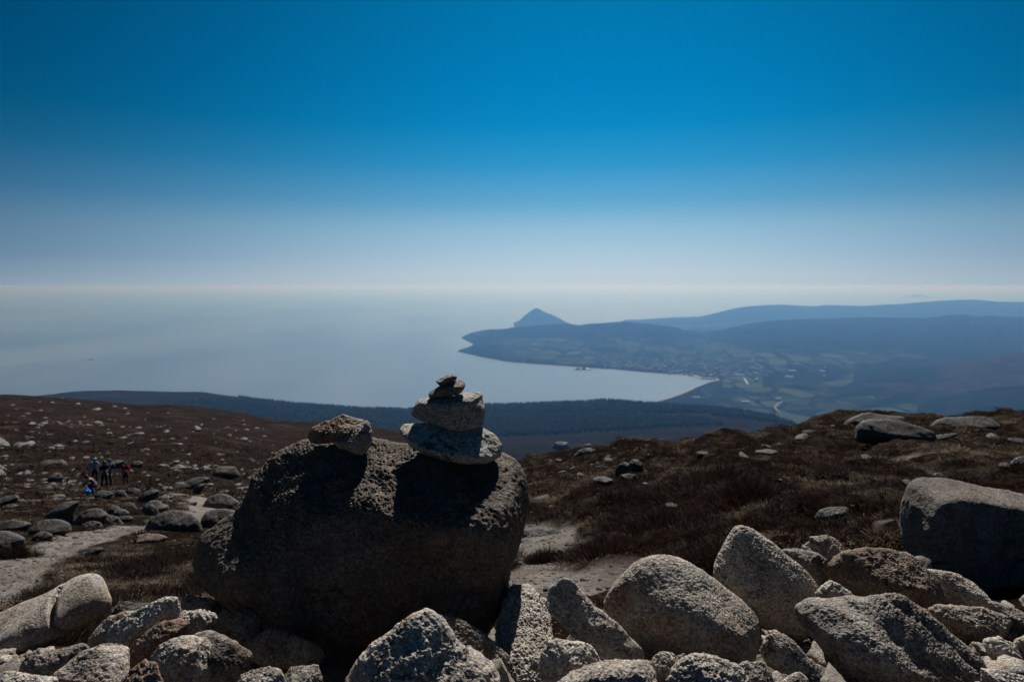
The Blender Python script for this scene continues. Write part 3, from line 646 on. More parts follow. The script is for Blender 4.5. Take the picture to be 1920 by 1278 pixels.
# ================================================================ FOREGROUND PILE
PILE = [
 # label, outline, Y, material, extra
 ('smooth grey boulder with a deep crack at the left edge', [(-160,1230),(-90,1185),(0,1150),(43,1123),(95,1096),(125,1078),(144,1074),(158,1078),(168,1095),(176,1115),(184,1139),(178,1158),(160,1172),(130,1185),(95,1205),(60,1240),(40,1290),(-60,1320),(-150,1300)], 3.3, G_SMOOTH,
  dict(facets=[(.05, -.5, .86, .33), (-.2, -.75, .6, .40)], th=.9, k=10, tf=30, tft=24, tb=30, lev=7, rough=(.03, .008, .002), grooves=[((.83, -.1, .55), .335, .008, .045)])),
 ('knobbly weathered stone lying below the cracked grey boulder', [(35,1268),(40,1245),(50,1228),(70,1216),(90,1219),(110,1221),(130,1214),(145,1213),(155,1224),(150,1240),(130,1256),(105,1270),(70,1278)], 2.0, G_DARK, dict(th=.9, k=10, tf=20, tft=35, rough=(.06, .05, .004))),
 ('pale stone poking in at the bottom left corner', [(-5,1275),(8,1264),(30,1262),(70,1268),(98,1278),(100,1300),(0,1305)], 1.75, G_PALE, dict(tft=31)),
 ('pale rust-edged slab catching sun at the lower left', [(85,1300),(105,1268),(130,1246),(163,1220),(203,1203),(240,1214),(240,1250),(225,1305)], 1.85, G_WARM, dict(tilt=55, th=.6, k=14, tft=20, lev=7)),
 ('rusty stone wedged behind the long pale stone', [(158,1226),(165,1200),(180,1178),(203,1158),(235,1147),(262,1150),(255,1170),(215,1210),(180,1226)], 2.15, G_WARM, dict(th=.8, tft=34)),
 ('long pale knobbly stone leaning up to the right', [(202,1204),(203,1188),(210,1176),(228,1161),(244,1151),(275,1136),(300,1124),(314,1121),(328,1126),(336,1147),(325,1160),(300,1172),(271,1188),(255,1205),(238,1216),(214,1217)], 2.05, G_PALE, dict(th=.9, k=10, tf=25, tft=35, rough=(.05, .05, .005), lev=7)),
 ('rough brown stone under the long pale stone', [(212,1258),(235,1228),(258,1198),(280,1180),(300,1166),(328,1162),(345,1173),(340,1195),(300,1215),(272,1243),(240,1262)], 1.95, G_RUST, dict(th=.9, tft=36, rough=(.05, .06, .005))),
 ('craggy pale-cream stone right of the long pale one', [(326,1165),(332,1155),(345,1149),(374,1146),(390,1151),(399,1162),(394,1175),(374,1188),(350,1196),(332,1190)], 2.05, G_PALE, dict(k=10, rough=(.05, .08, .006))),
 ('orange-tinged stone behind the craggy cream one', [(336,1150),(341,1128),(350,1120),(362,1117),(393,1122),(406,1130),(410,1148),(400,1160),(370,1152),(345,1156)], 2.3, G_WARM, dict(tft=31)),
 ('small orange stone tucked under the left of the huge boulder', [(402,1135),(406,1122),(423,1119),(440,1130),(451,1141),(433,1152),(410,1158)], 2.4, G_WARM, dict(tft=31)),
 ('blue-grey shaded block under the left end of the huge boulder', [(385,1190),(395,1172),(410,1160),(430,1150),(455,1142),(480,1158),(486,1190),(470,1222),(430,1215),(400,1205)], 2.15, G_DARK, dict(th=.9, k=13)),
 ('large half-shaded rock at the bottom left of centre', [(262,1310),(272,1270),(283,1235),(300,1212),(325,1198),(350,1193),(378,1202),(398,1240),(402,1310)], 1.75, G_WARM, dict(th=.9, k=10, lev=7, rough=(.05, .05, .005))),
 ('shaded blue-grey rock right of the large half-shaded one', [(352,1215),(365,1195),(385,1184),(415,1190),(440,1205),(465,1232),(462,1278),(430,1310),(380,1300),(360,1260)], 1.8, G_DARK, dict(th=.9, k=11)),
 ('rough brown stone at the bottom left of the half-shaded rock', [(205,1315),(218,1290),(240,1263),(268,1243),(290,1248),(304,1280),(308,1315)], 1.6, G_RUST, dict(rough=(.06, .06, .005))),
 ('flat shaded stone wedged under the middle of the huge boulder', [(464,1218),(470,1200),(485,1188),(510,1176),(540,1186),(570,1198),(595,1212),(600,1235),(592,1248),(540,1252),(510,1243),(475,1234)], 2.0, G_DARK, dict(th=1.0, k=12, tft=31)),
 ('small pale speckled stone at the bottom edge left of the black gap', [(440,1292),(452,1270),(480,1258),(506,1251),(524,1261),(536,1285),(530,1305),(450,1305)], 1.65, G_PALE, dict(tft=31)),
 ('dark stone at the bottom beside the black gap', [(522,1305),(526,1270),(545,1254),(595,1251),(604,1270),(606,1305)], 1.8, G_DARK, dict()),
 ('big pale speckled rock at the bottom centre', [(640,1320),(655,1275),(668,1248),(690,1222),(710,1205),(735,1190),(752,1174),(772,1161),(795,1159),(812,1168),(828,1185),(848,1210),(870,1228),(895,1240),(920,1258),(933,1285),(935,1325),(700,1340)], 1.72, G_PALE,
  dict(th=.8, k=12, tf=22, tft=33, tb=30, facets=[(-.35, -.6, .7, .47), (.45, -.45, .77, .42)], lev=7, rough=(.04, .04, .006))),
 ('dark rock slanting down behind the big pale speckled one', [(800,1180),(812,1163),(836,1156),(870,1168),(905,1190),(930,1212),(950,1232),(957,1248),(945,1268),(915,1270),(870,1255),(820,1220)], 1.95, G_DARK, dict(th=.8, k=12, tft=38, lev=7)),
 ('sunlit pitted slab right of the huge boulder', [(928,1310),(932,1240),(934,1180),(940,1140),(945,1112),(962,1111),(990,1124),(1018,1137),(1030,1160),(1040,1230),(1030,1310)], 2.12, G_PALE, dict(tilt=72, th=.55, k=16, tf=15, tft=15, tb=15, lev=8, rough=(.03, .05, .009))),
 ('little stone showing behind the top of the sunlit pitted slab', [(982,1128),(992,1119),(1008,1118),(1024,1124),(1028,1145),(1000,1150)], 2.75, G_PALE, dict()),
 ('elongated stone leaning diagonally against the round boulder', [(1024,1116),(1028,1106),(1047,1094),(1060,1092),(1074,1093),(1084,1100),(1093,1111),(1120,1140),(1156,1168),(1180,1197),(1202,1216),(1204,1235),(1190,1240),(1164,1240),(1131,1246),(1110,1225),(1093,1205),(1055,1170),(1031,1146)], 2.0, G_WARM,
  dict(th=.75, k=14, tf=20, tft=31, tb=25, facets=[(-.25, -.72, .5, .30)], lev=7, rough=(.03, .03, .005))),
 ('rounded rough stone at the foot of the leaning elongated stone', [(1014,1270),(1012,1245),(1017,1222),(1030,1206),(1045,1202),(1069,1204),(1095,1208),(1108,1215),(1120,1232),(1129,1248),(1112,1266),(1070,1280),(1030,1282)], 1.75, G_PALE, dict(th=.9, k=10, rough=(.05, .05, .005), lev=7)),
 ('flat pinkish stone along the bottom edge right of centre', [(1020,1320),(1040,1285),(1075,1260),(1110,1249),(1135,1242),(1165,1238),(1212,1238),(1228,1262),(1236,1320)], 1.62, G_WARM, dict(tilt=45, th=.9, tft=22, k=12, lev=7, rough=(.04, .05, .006))),
 ('angular stone with one shaded side at the bottom, left of the rough dome', [(1222,1262),(1224,1242),(1240,1229),(1258,1226),(1270,1235),(1280,1258),(1272,1290),(1245,1300),(1230,1285)], 1.68, G_WARM, dict(tft=38, k=14)),
 ('tiny grey stone beside the shaded angular one', [(1266,1240),(1272,1229),(1284,1226),(1298,1236),(1296,1250),(1278,1256)], 1.85, G_DARK, dict(lev=5)),
 ('rough dome-topped stone at the bottom edge', [(1250,1315),(1262,1280),(1280,1255),(1305,1238),(1325,1234),(1345,1233),(1362,1240),(1385,1256),(1403,1278),(1412,1315)], 1.6, G_PALE, dict(th=1., k=10, tft=31, lev=7, rough=(.05, .06, .005))),
 ('small stone half in sun right of the rough dome', [(1386,1268),(1390,1250),(1402,1242),(1430,1246),(1445,1262),(1452,1285),(1430,1300),(1395,1296)], 1.72, G_WARM, dict()),
 ('large round boulder leaning right, in the middle of the pile', [(1134,1135),(1139,1118),(1150,1098),(1172,1073),(1188,1056),(1205,1047),(1222,1042),(1240,1041),(1260,1043),(1278,1048),(1298,1058),(1318,1072),(1342,1092),(1367,1113),(1390,1132),(1408,1151),(1420,1168),(1425,1188),(1421,1211),(1408,1228),(1391,1241),(1360,1247),(1300,1245),(1240,1240),(1200,1228),(1180,1200),(1160,1172),(1145,1158)], 2.25, G_WARM,
  dict(th=.85, k=9, cuts=3, tf=24, tft=31, tb=30, lev=8, rough=(.02, .018, .006))),
 ('tall pointed pale boulder behind the large round one', [(1337,1078),(1340,1062),(1347,1045),(1358,1028),(1372,1005),(1382,993),(1395,989),(1412,993),(1433,1007),(1455,1024),(1472,1040),(1495,1058),(1514,1076),(1532,1100),(1545,1120),(1543,1138),(1533,1150),(1521,1174),(1508,1190),(1490,1198),(1460,1190),(1425,1172),(1390,1140),(1355,1108)], 2.6, G_PALE,
  dict(th=.8, k=11, cuts=4, tf=25, tft=31, tb=28, lev=8, rough=(.02, .018, .006))),
 ('dark rounded stone behind the pointed boulder', [(1466,1040),(1475,1031),(1490,1030),(1515,1034),(1535,1041),(1550,1052),(1558,1066),(1556,1080),(1540,1096),(1515,1090),(1490,1070)], 2.95, G_DARK, dict(k=8)),
 ('pinkish stone carrying a smaller one on its top', [(1505,1042),(1509,1026),(1520,1015),(1545,1008),(1560,1007),(1576,1018),(1587,1032),(1583,1050),(1568,1064),(1545,1066),(1520,1056)], 3.1, G_WARM, dict(tft=35)),
 ('little stone perched on the pinkish stone', [(1519,1019),(1522,1008),(1535,1004),(1550,1003),(1558,1010),(1558,1021),(1548,1031),(1530,1028)], 2.95, G_WARM, dict(lev=5)),
 ('rusty brown boulder with a layered face', [(1558,1075),(1564,1063),(1577,1053),(1588,1043),(1602,1038),(1635,1035),(1660,1037),(1684,1040),(1706,1045),(1724,1053),(1743,1073),(1755,1088),(1763,1102),(1774,1126),(1770,1140),(1737,1146),(1690,1140),(1649,1133),(1618,1122),(1596,1109),(1575,1094)], 2.85, G_RUST,
  dict(th=.8, k=12, tf=22, tft=33, lev=7, rough=(.035, .05, .006))),
 ('pale rounded stone right of the rusty boulder', [(1744,1080),(1750,1073),(1786,1074),(1806,1081),(1825,1092),(1845,1110),(1861,1128),(1864,1146),(1850,1152),(1809,1146),(1775,1136),(1755,1110)], 2.95, G_PALE, dict(tft=34, k=10)),
 ('knobbly light stone between the pointed boulder and the rusty one', [(1534,1115),(1542,1098),(1556,1089),(1570,1094),(1588,1104),(1602,1117),(1614,1130),(1596,1142),(1560,1150),(1538,1140)], 2.5, G_PALE, dict(rough=(.06, .06, .005))),
 ('small cream stone in front of the knobbly light one', [(1546,1145),(1552,1130),(1567,1121),(1582,1123),(1598,1131),(1600,1145),(1570,1156)], 2.35, G_PALE, dict(lev=5, rough=(.06, .06, .005))),
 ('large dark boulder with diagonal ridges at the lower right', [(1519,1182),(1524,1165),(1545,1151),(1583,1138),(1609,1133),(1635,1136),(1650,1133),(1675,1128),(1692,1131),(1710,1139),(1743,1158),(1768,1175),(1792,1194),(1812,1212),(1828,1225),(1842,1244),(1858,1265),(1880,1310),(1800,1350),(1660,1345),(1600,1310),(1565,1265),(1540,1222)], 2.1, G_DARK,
  dict(th=.75, k=12, tf=24, tft=34, tb=30, lev=8, rough=(.03, .04, .006), facets=[(-.3, -.75, .55, .42), (.55, -.55, .6, .47)], cuts=5, grooves=[((.62, .2, .75), .03, .03, .012), ((.62, .1, .78), .13, .012, .006), ((.6, 0, .8), -.12, .04, .010)])),
 ('glinting flat-topped stone right of the dark ridged boulder', [(1752,1162),(1756,1148),(1770,1140),(1786,1136),(1812,1138),(1841,1141),(1868,1148),(1890,1158),(1896,1166),(1892,1178),(1871,1194),(1848,1206),(1825,1212),(1799,1199),(1775,1182)], 2.55, G_WARM, dict(tft=36, k=13, lev=7, rough=(.04, .05, .005))),
 ('grey angular block at the right edge', [(1862,1148),(1862,1134),(1872,1130),(1895,1138),(1920,1148),(1970,1165),(1965,1205),(1925,1208),(1892,1190),(1872,1168)], 2.6, G_DARK, dict(k=14)),
 ('dark stone with a lit rough corner below the grey block', [(1852,1212),(1862,1200),(1873,1193),(1895,1204),(1920,1222),(1945,1240),(1935,1268),(1905,1262),(1882,1245),(1862,1235)], 2.2, G_PALE, dict(tft=30, rough=(.06, .07, .005))),
 ('rounded stone cut by the right edge', [(1905,1212),(1912,1196),(1926,1189),(1955,1192),(1965,1220),(1945,1240),(1916,1230)], 2.2, G_WARM, dict()),
 ('pale stone at the bottom right corner', [(1846,1285),(1852,1262),(1874,1257),(1905,1263),(1935,1275),(1950,1310),(1860,1315)], 1.85, G_PALE, dict(tft=38)),
 ('speckled angular stone below the pointed boulder', [(1428,1222),(1434,1205),(1446,1190),(1460,1189),(1476,1195),(1490,1204),(1505,1222),(1516,1240),(1512,1256),(1490,1265),(1462,1258),(1438,1246)], 1.95, G_WARM, dict(k=12)),
 ('small pale stone at the bottom edge beneath the speckled angular one', [(1462,1310),(1466,1282),(1482,1267),(1500,1263),(1514,1275),(1522,1310)], 1.7, G_PALE, dict(lev=5)),
 ('dark shaded stone between the speckled stone and the ridged boulder', [(1497,1300),(1502,1262),(1522,1238),(1545,1255),(1560,1300)], 1.95, G_DARK, dict()),
 ('pale smooth stone in the grass behind the left of the pile', [(198,1158),(210,1140),(226,1128),(240,1128),(254,1131),(272,1132),(282,1140),(270,1155),(235,1165)], 3.6, G_FAR, dict(tft=34)),
 ('massive dark boulder cut by the right edge', [(1689,1001),(1689,965),(1692,935),(1702,910),(1715,899),(1730,894),(1756,896),(1786,901),(1830,910),(1874,919),(1920,930),(1980,945),(2040,970),(2075,1040),(2060,1130),(1990,1175),(1920,1165),(1861,1150),(1809,1120),(1747,1085),(1711,1060),(1694,1037)], 4.0, G_MASS,
  dict(th=.5, k=22, cuts=0, tf=6, tft=20, tb=48, lev=8, rough=(.02, .02, .009), grooves=[((.16, .75, .65), .42, .02, .02), ((.2, .7, .7), .5, .012, .015)]))]
for i, (lab, pts, Y, m, kw) in enumerate(PILE):
    kk = dict(lev=7, tft=28, tb=30, k=20, smooth=3, cuts=8, seed=40+i, rough=(.05, .025, .005)); kk.update(kw)
    nm = 'boulder' if 'boulder' in lab.split(' with ')[0].split(' behind ')[0].split(' leaning ')[0].split(' right of ')[0].split(' between ')[0].split(' against ')[0].split(' below ')[0].split(' under ')[0].split(' in the ')[0].split(' of the ')[0] else 'stone'
    rock(nm, lab, pts, Y, m, cat=nm, **kk)

# stones filling the gaps of the pile: prototypes, then copies
def protos(mats, n, lev, seed0, **kw):
    out = []
    for i in range(n):
        rs = np.random.default_rng(seed0+i); a = np.sort(rs.uniform(0, 2*math.pi, 9)); rx, rz = .5*rs.uniform(.9, 1.1), .5*rs.uniform(.5, .85)
        pts = [(math.cos(t)*rx*rs.uniform(.85, 1.1), math.sin(t)*rz*rs.uniform(.85, 1.1)) for t in a]
        a = dict(th=rs.uniform(.8, 1.3), k=rs.uniform(8, 13), tf=rs.uniform(20, 40), tb=30, seed=seed0+i, rough=(.07, .04, 0), lev=lev, fit=.7, smooth=7); a.update(kw)
        V, Fa, s = rock_body(pts, **a)
        me = np_mesh('stone', V, Fa); me.materials.append(mats[i % len(mats)]); out.append(me)
    return out
near_p = protos([G_PALE, G_DARK, G_WARM, G_DARK], 6, 5, 500, cuts=6, k=18)
for px, py, Y, w in ((560,1240,2.3,.3),(620,1260,2.2,.24),(640,1225,2.7,.3),(520,1262,2.0,.2),(700,1250,2.4,.26),(470,1260,2.1,.2),(900,1200,2.5,.3),(960,1290,1.8,.2),(1130,1200,2.5,.3),(1215,1262,2.0,.2),
        (1330,1270,2.1,.25),(1420,1235,2.3,.26),(1475,1240,2.4,.26),(1540,1290,2.0,.25),(1500,1150,2.9,.3),(1620,1150,3.0,.35),(1720,1165,2.9,.3),(1830,1262,2.5,.18),(1790,1225,2.9,.25),(1900,1262,2.9,.22),
        (330,1230,2.3,.26),(250,1240,2.3,.24),(150,1270,2.2,.24),(440,1225,2.5,.24),(60,1290,2.1,.3),(1100,1290,2.0,.25),(1180,1270,2.1,.2),(1660,1090,3.3,.4),(1600,1075,3.3,.3)):
    o = bpy.data.objects.new('stone', near_p[random.randrange(6)]); C.objects.link(o); o.location = P(px, py, Y)
    o.scale = (w, w, w); o.rotation_euler = (RNG.uniform(-.5, .5), RNG.uniform(-.4, .4), RNG.uniform(0, 6.3))
    tag(o, 'shadowed stone down in a gap between the big rocks of the pile', 'stone', 'stones deep in the gaps of the pile')

# ================================================================ ROCKS ON THE MOOR (each its own shape)
MOOR = [
 ('long white slab at the left edge above a smaller grey stone', [(-30,938),(0,934),(12,929),(30,927),(37,934),(22,941),(8,944),(-25,952)], 0),
 ('low grey stone under the long white slab at the left edge', [(4,950),(12,946),(24,944),(34,947),(33,953),(18,956),(8,954)], 0),
 ('large tilted grey slab rising to a point at the right', [(58,984),(72,974),(90,962),(106,950),(120,941),(135,939),(149,939),(146,948),(138,958),(137,968),(130,980),(100,990),(70,990)], 0),
 ('long low stone at the left edge below the tilted slab', [(-25,985),(0,977),(20,975),(45,976),(57,981),(52,990),(20,994),(-20,998)], 1),
 ('dark humped boulder in front of the tilted slab', [(50,1004),(58,988),(70,977),(85,974),(100,973),(115,976),(128,983),(134,990),(118,998),(90,1004)], 1),
 ('pale rounded boulder cut by the left edge beside the path', [(-40,1010),(-15,998),(0,995),(15,996),(35,1004),(45,1010),(44,1022),(34,1030),(20,1022),(0,1022),(-35,1035)], 0),
 ('small grey stone beside the left bend of the path', [(57,1012),(64,1002),(75,996),(86,996),(97,1003),(99,1012),(80,1016)], 1),
 ('grey boulder with a grassy notch in its side', [(129,980),(138,970),(152,961),(165,955),(178,953),(190,955),(200,965),(196,975),(172,982),(140,985)], 0),
 ('smooth egg-shaped stone right of the notched boulder', [(187,977),(192,968),(200,964),(210,966),(222,971),(233,981),(222,985),(200,984)], 0),
 ('low oval stone below the notched boulder', [(153,983),(163,978),(175,976),(187,979),(193,986),(183,990),(165,989)], 0),
 ('dark round stone behind the pale oval stone', [(196,962),(202,953),(211,947),(220,948),(227,955),(222,963),(205,968)], 1),
 ('pale oval stone in front of the dark round one', [(207,966),(214,957),(225,953),(235,956),(242,961),(236,967),(220,969)], 0),
 ('grey stone under the grassy bank right of the pale oval', [(224,950),(234,943),(243,941),(252,945),(258,950),(248,956),(232,957)], 1),
 ('small round stone touching the edge of the path', [(216,972),(228,967),(242,966),(250,971),(244,979),(228,980)], 1),
 ('pale flat rock by the blue bag', [(176,926),(183,921),(192,919),(204,920),(213,925),(207,931),(195,935),(190,938),(182,934)], 0),
 ('blue-shadowed leaning boulder right of the hikers', [(252,943),(260,930),(272,921),(286,917),(298,919),(296,929),(284,938),(265,946)], 1),
 ('half-lit round stone left of the leaning boulder', [(211,927),(222,919),(232,918),(240,928),(240,935),(222,934)], 0),
 ('dark low stone behind the half-lit round one', [(233,921),(240,915),(252,914),(262,918),(264,924),(248,927)], 1),
 ('great dark domed boulder on the far side of the path', [(269,994),(272,984),(280,973),(295,965),(308,959),(325,956),(342,957),(358,963),(372,976),(381,990),(370,996),(330,998),(290,998)], 1),
 ('broad pale-topped boulder behind the left of the huge boulder', [(374,990),(378,972),(386,960),(400,955),(420,954),(442,957),(460,965),(455,985),(430,992),(395,993)], 0),
 ('broad grey dome beyond the pale-topped boulder', [(376,947),(388,934),(400,927),(416,925),(432,929),(446,940),(458,950),(440,957),(405,956)], 0),
 ('small pale stone at the foot of the pale-topped boulder', [(399,985),(404,977),(412,975),(420,978),(425,987),(412,991)], 0),
 ('long light-grey rock beside the flat-topped dark boulder', [(322,917),(328,904),(345,903),(362,896),(380,893),(394,895),(392,903),(372,910),(350,917),(335,920)], 0),
 ('flat-topped dark boulder on the slope left of the huge boulder', [(391,898),(396,888),(404,877),(414,874),(430,874),(440,875),(451,886),(446,891),(420,894),(400,899)], 1),
 ('upright pale slab leaning beside the light-grey rock', [(358,926),(364,914),(373,907),(386,906),(382,916),(368,928)], 0),
 ('double-humped grey stone above the great dark dome', [(263,956),(272,945),(282,939),(296,938),(306,945),(316,948),(318,958),(300,963),(275,964)], 0),
 ('black wedge stone beside the double-humped one', [(270,965),(275,950),(284,944),(294,953),(302,964),(288,968)], 1),
 ('low dark pebble pair on the sandy patch', [(339,945),(343,937),(350,937),(358,941),(370,940),(367,946),(350,948)], 1),
 ('white flat stone near the shoulder of the huge boulder', [(466,900),(468,891),(480,889),(496,890),(490,899),(478,901)], 0),
 ('angular grey block left of the hikers', [(84,903),(92,892),(103,886),(112,887),(118,894),(116,904),(98,906)], 0),
 ('long wavy slab on the slope above the angular grey block', [(69,872),(78,864),(90,862),(103,863),(115,861),(125,868),(123,872),(108,872),(90,874)], 0),
 ('pale boulder right behind the person in black', [(200,869),(208,864),(220,862),(233,863),(230,874),(215,880),(204,878)], 0),
 ('dark-edged boulder right of the person in red', [(243,871),(250,864),(260,864),(268,868),(264,877),(250,878)], 1),
 ('brown rock standing in for the undercut earth beside the dark hollow by the path', [(250,1010),(258,1003),(275,999),(295,1001),(313,1007),(306,1014),(285,1018),(262,1018)], 2),  # rock put in for a peat overhang, its shadow serving as the dark hole
 ('low pale rock buried in the grass below the path', [(138,1048),(152,1036),(170,1028),(190,1025),(196,1029),(180,1038),(158,1048)], 0),
 ('pale half-buried stone with a heather tuft at its left', [(1038,1036),(1046,1028),(1060,1024),(1080,1025),(1094,1033),(1100,1042),(1085,1048),(1055,1047)], 0),
 ('flat pale bedrock patch right of the huge boulder', [(965,1002),(985,993),(1010,990),(1040,991),(1055,998),(1035,1005),(1000,1009)], 0),
 ('pale grey stone alone in the heather on the right', [(1527,967),(1536,957),(1550,951),(1570,949),(1588,951),(1596,960),(1595,970),(1560,975)], 0),
 ('tiny pale stone touching the lone stone in the heather', [(1589,951),(1594,946),(1602,946),(1606,952),(1598,956)], 0),
 ('pale rock behind the smooth whale-backed boulder on the skyline', [(1576,796),(1590,787),(1604,780),(1616,775),(1630,773),(1645,775),(1662,778),(1680,779),(1695,782),(1700,790),(1650,800),(1600,804)], 0),
 ('smooth whale-backed boulder on the right skyline', [(1604,818),(1607,802),(1616,790),(1631,785),(1652,786),(1675,788),(1695,791),(1712,796),(1732,802),(1752,808),(1757,816),(1735,824),(1700,828),(1650,828),(1615,824)], 1),
 ('wide low boulder on the skyline near the right edge', [(1742,797),(1755,788),(1770,782),(1800,781),(1824,779),(1845,781),(1862,787),(1878,795),(1868,803),(1824,808),(1770,808),(1750,806)], 0),
 ('thin pale slab lying below the whale-backed boulder', [(1714,827),(1740,820),(1765,814),(1785,812),(1800,812),(1790,818),(1755,824),(1725,830)], 0),
 ('flat white slab at the right edge below the skyline', [(1886,825),(1893,821),(1910,822),(1940,824),(1945,833),(1920,834),(1900,831)], 0),
 ('grey humped rock cut by the right edge on the moor', [(1894,868),(1902,860),(1912,856),(1930,854),(1950,860),(1945,874),(1915,874)], 0),
 ('small dark rock peeping over the massive right-hand boulder', [(1746,900),(1750,890),(1756,886),(1763,886),(1770,891),(1779,898),(1765,903)], 1),
 ('flat white slab just under the skyline left of the whale-backed boulder', [(1499,812),(1504,807),(1520,806),(1536,807),(1534,813),(1515,816)], 0),
 ('dark egg-shaped rock of the trio right of the huge boulder', [(1152,893),(1154,880),(1160,871),(1170,865),(1180,868),(1181,878),(1172,888),(1160,896)], 1),
 ('dark arched rock of the trio right of the huge boulder', [(1177,878),(1180,866),(1187,860),(1196,861),(1204,869),(1209,880),(1196,885),(1184,882)], 1),
 ('low flat dark rock in front of the trio', [(1158,898),(1164,890),(1178,887),(1192,890),(1198,897),(1180,901)], 1),
 ('pale rock on the skyline just right of the huge boulder', [(1032,837),(1040,829),(1052,827),(1064,829),(1070,836),(1052,840)], 0),
 ('tented pale rock below the pale skyline rock', [(1074,853),(1084,845),(1095,840),(1106,839),(1118,844),(1122,851),(1100,852)], 0),
 ('small pale rock left of and above the dark trio', [(1131,858),(1137,853),(1145,852),(1151,857),(1144,861)], 0),
 ('thin white slab just left of the dark trio', [(1131,881),(1140,878),(1154,876),(1157,879),(1145,883)], 0),
 ('larger pale slab left of the thin white one', [(1108,879),(1116,874),(1127,872),(1132,876),(1122,880)], 0)]
far_m = [G_FAR, G_FARD, G_RUST]
taken = []
for i, (lab, pts, m) in enumerate(MOOR):
    xs = [p[0] for p in pts]; ys = [p[1] for p in pts]; wpx = max(xs)-min(xs); cx = sum(xs)/len(xs)
    Yb = ray_ground(cx, max(ys)-2); Yc = Yb*(1+.25*wpx/F)
    th = .9 if 'slab' in lab or 'flat' in lab else .8
    rock('boulder' if 'boulder' in lab else 'rock', lab, pts, Yc, far_m[m], cat='boulder' if 'boulder' in lab else 'rock', bury=.12*(max(ys)-min(ys))+1.5,
         th=th, k=8 if m != 2 else 12, tf=28, tft=34, tb=30, lev=6, smooth=7, seed=200+i, rough=(.04, .012, .003))
    taken.append((min(xs)-3, max(xs)+3, min(ys)-1, max(ys)+3))

# copies strewn over the slope
far_p = protos([G_FAR, G_FARD, G_FAR], 10, 5, 700, th=1.1, cuts=6, k=18, tft=32, rough=(.06, .03, 0))
cnt = 0; tries = 0
while cnt < 178 and tries < 30000:
    tries += 1
    px = RNG.uniform(-60, 620); Y = math.exp(RNG.uniform(math.log(13), math.log(260)))
    if px > 330 and RNG.uniform() < .55*(px-330)/290+.1: continue
    if Y > 90 and RNG.uniform() < .5: continue
    x = (px-PX0)/F*Y; z = float(ground_z(np.array([x]), np.array([Y]))[0]); py = HZ-z*F/Y
    if py > 945 and RNG.uniform() < .6: continue
    if float(n2([x], [Y], 11., 2, 41.)[0])+.2*RNG.normal() < .08: continue
    if any(a < px < b and c < py < d for a, b, c, d in taken) or (150 < px < 250 and 850 < py < 935): continue
    if float(gravel_mask(np.array([x]), np.array([Y]))[0]) > .4: continue
    s = RNG.lognormal(-.9, .62)*(.62 if Y < 45 else .9+min(Y, 150)/130)*(.5 if Y < 28 else 1)
    o = bpy.data.objects.new('stone', far_p[int(RNG.integers(10))]); C.objects.link(o)
    o.location = (x, Y, z+.03*s); o.scale = (s*RNG.uniform(.9, 1.3), s, s*RNG.uniform(.6, 1)); o.rotation_euler = (RNG.uniform(-.15, .15), RNG.uniform(-.25, .25), RNG.uniform(0, 6.3))
    tag(o, 'small grey granite stone strewn over the brown left hillside', 'stone', 'small stones strewn over the left hillside'); cnt += 1
cnt = 0
while cnt < 42:
    px = RNG.uniform(990, 1960); Y = math.exp(RNG.uniform(math.log(8), math.log(27)))
    if px < 1250 and Y < 12: continue
    if px > 1250 and RNG.uniform() < .5: continue
    x = (px-PX0)/F*Y; z = float(ground_z(np.array([x]), np.array([Y]))[0]); py = HZ-z*F/Y
    if any(a < px < b and c < py < d for a, b, c, d in taken): continue
    s = min(RNG.lognormal(-1.45, .4)*(Y/14)**.6, .42)
    o = bpy.data.objects.new('stone', far_p[int(RNG.integers(10))]); C.objects.link(o)
    o.location = (x, Y, z+.1*s); o.scale = (s*1.3, s, s*.6); o.rotation_euler = (RNG.uniform(-.1, .1), RNG.uniform(-.2, .2), RNG.uniform(0, 6.3))
    tag(o, 'small pale stone showing through the heather of the right-hand moor', 'stone', 'small pale stones in the right-hand heather'); cnt += 1

def build_strewn():
    V0, F0 = ico(3); n = 330
    px = RNG.uniform(-80, 720, n*6); Y = np.exp(RNG.uniform(math.log(28), math.log(330), n*6)); x = (px-PX0)/F*Y
    ok = (RNG.uniform(size=len(px)) < np.clip(1.15-(px-100)/620, .12, 1)*np.clip(1.2-Y/330, .15, 1)) & (gravel_mask(x, Y) < .4) & (n2(x, Y, 11., 2, 41.)+.15*RNG.normal(size=len(px)) > .06) & ~((px > 150) & (px < 250) & (Y > 25) & (Y < 50)); x, Y = x[ok][:n], Y[ok][:n]; n = len(x)
    z = ground_z(x, Y); s = RNG.lognormal(-1.55, .45, n)*(.45+Y/110)*.8; rot = RNG.uniform(0, 6.28, n); vs = []
    for i in range(n):
        d = V0*(1+.35*gn(V0*1.3+i*3.1))[:, None]; a = d[:, 0]*s[i]*RNG.uniform(.8, 1.7); b = d[:, 1]*s[i]; c, q = math.cos(rot[i]), math.sin(rot[i])
        vs.append(np.stack([x[i]+a*c-b*q, Y[i]+a*q+b*c, z[i]+d[:, 2]*s[i]*RNG.uniform(.35, .7)+RNG.uniform(-.1, .15)*a], 1))
    Fa = (F0[None]+np.arange(n)[:, None, None]*len(V0)).reshape(-1, 3)
    tag(link('rubble', np_mesh('rubble', np.concatenate(vs), Fa, True), G_FAR), 'countless smaller stones strewn over the left hillside', 'rubble', kind='stuff')
build_strewn()

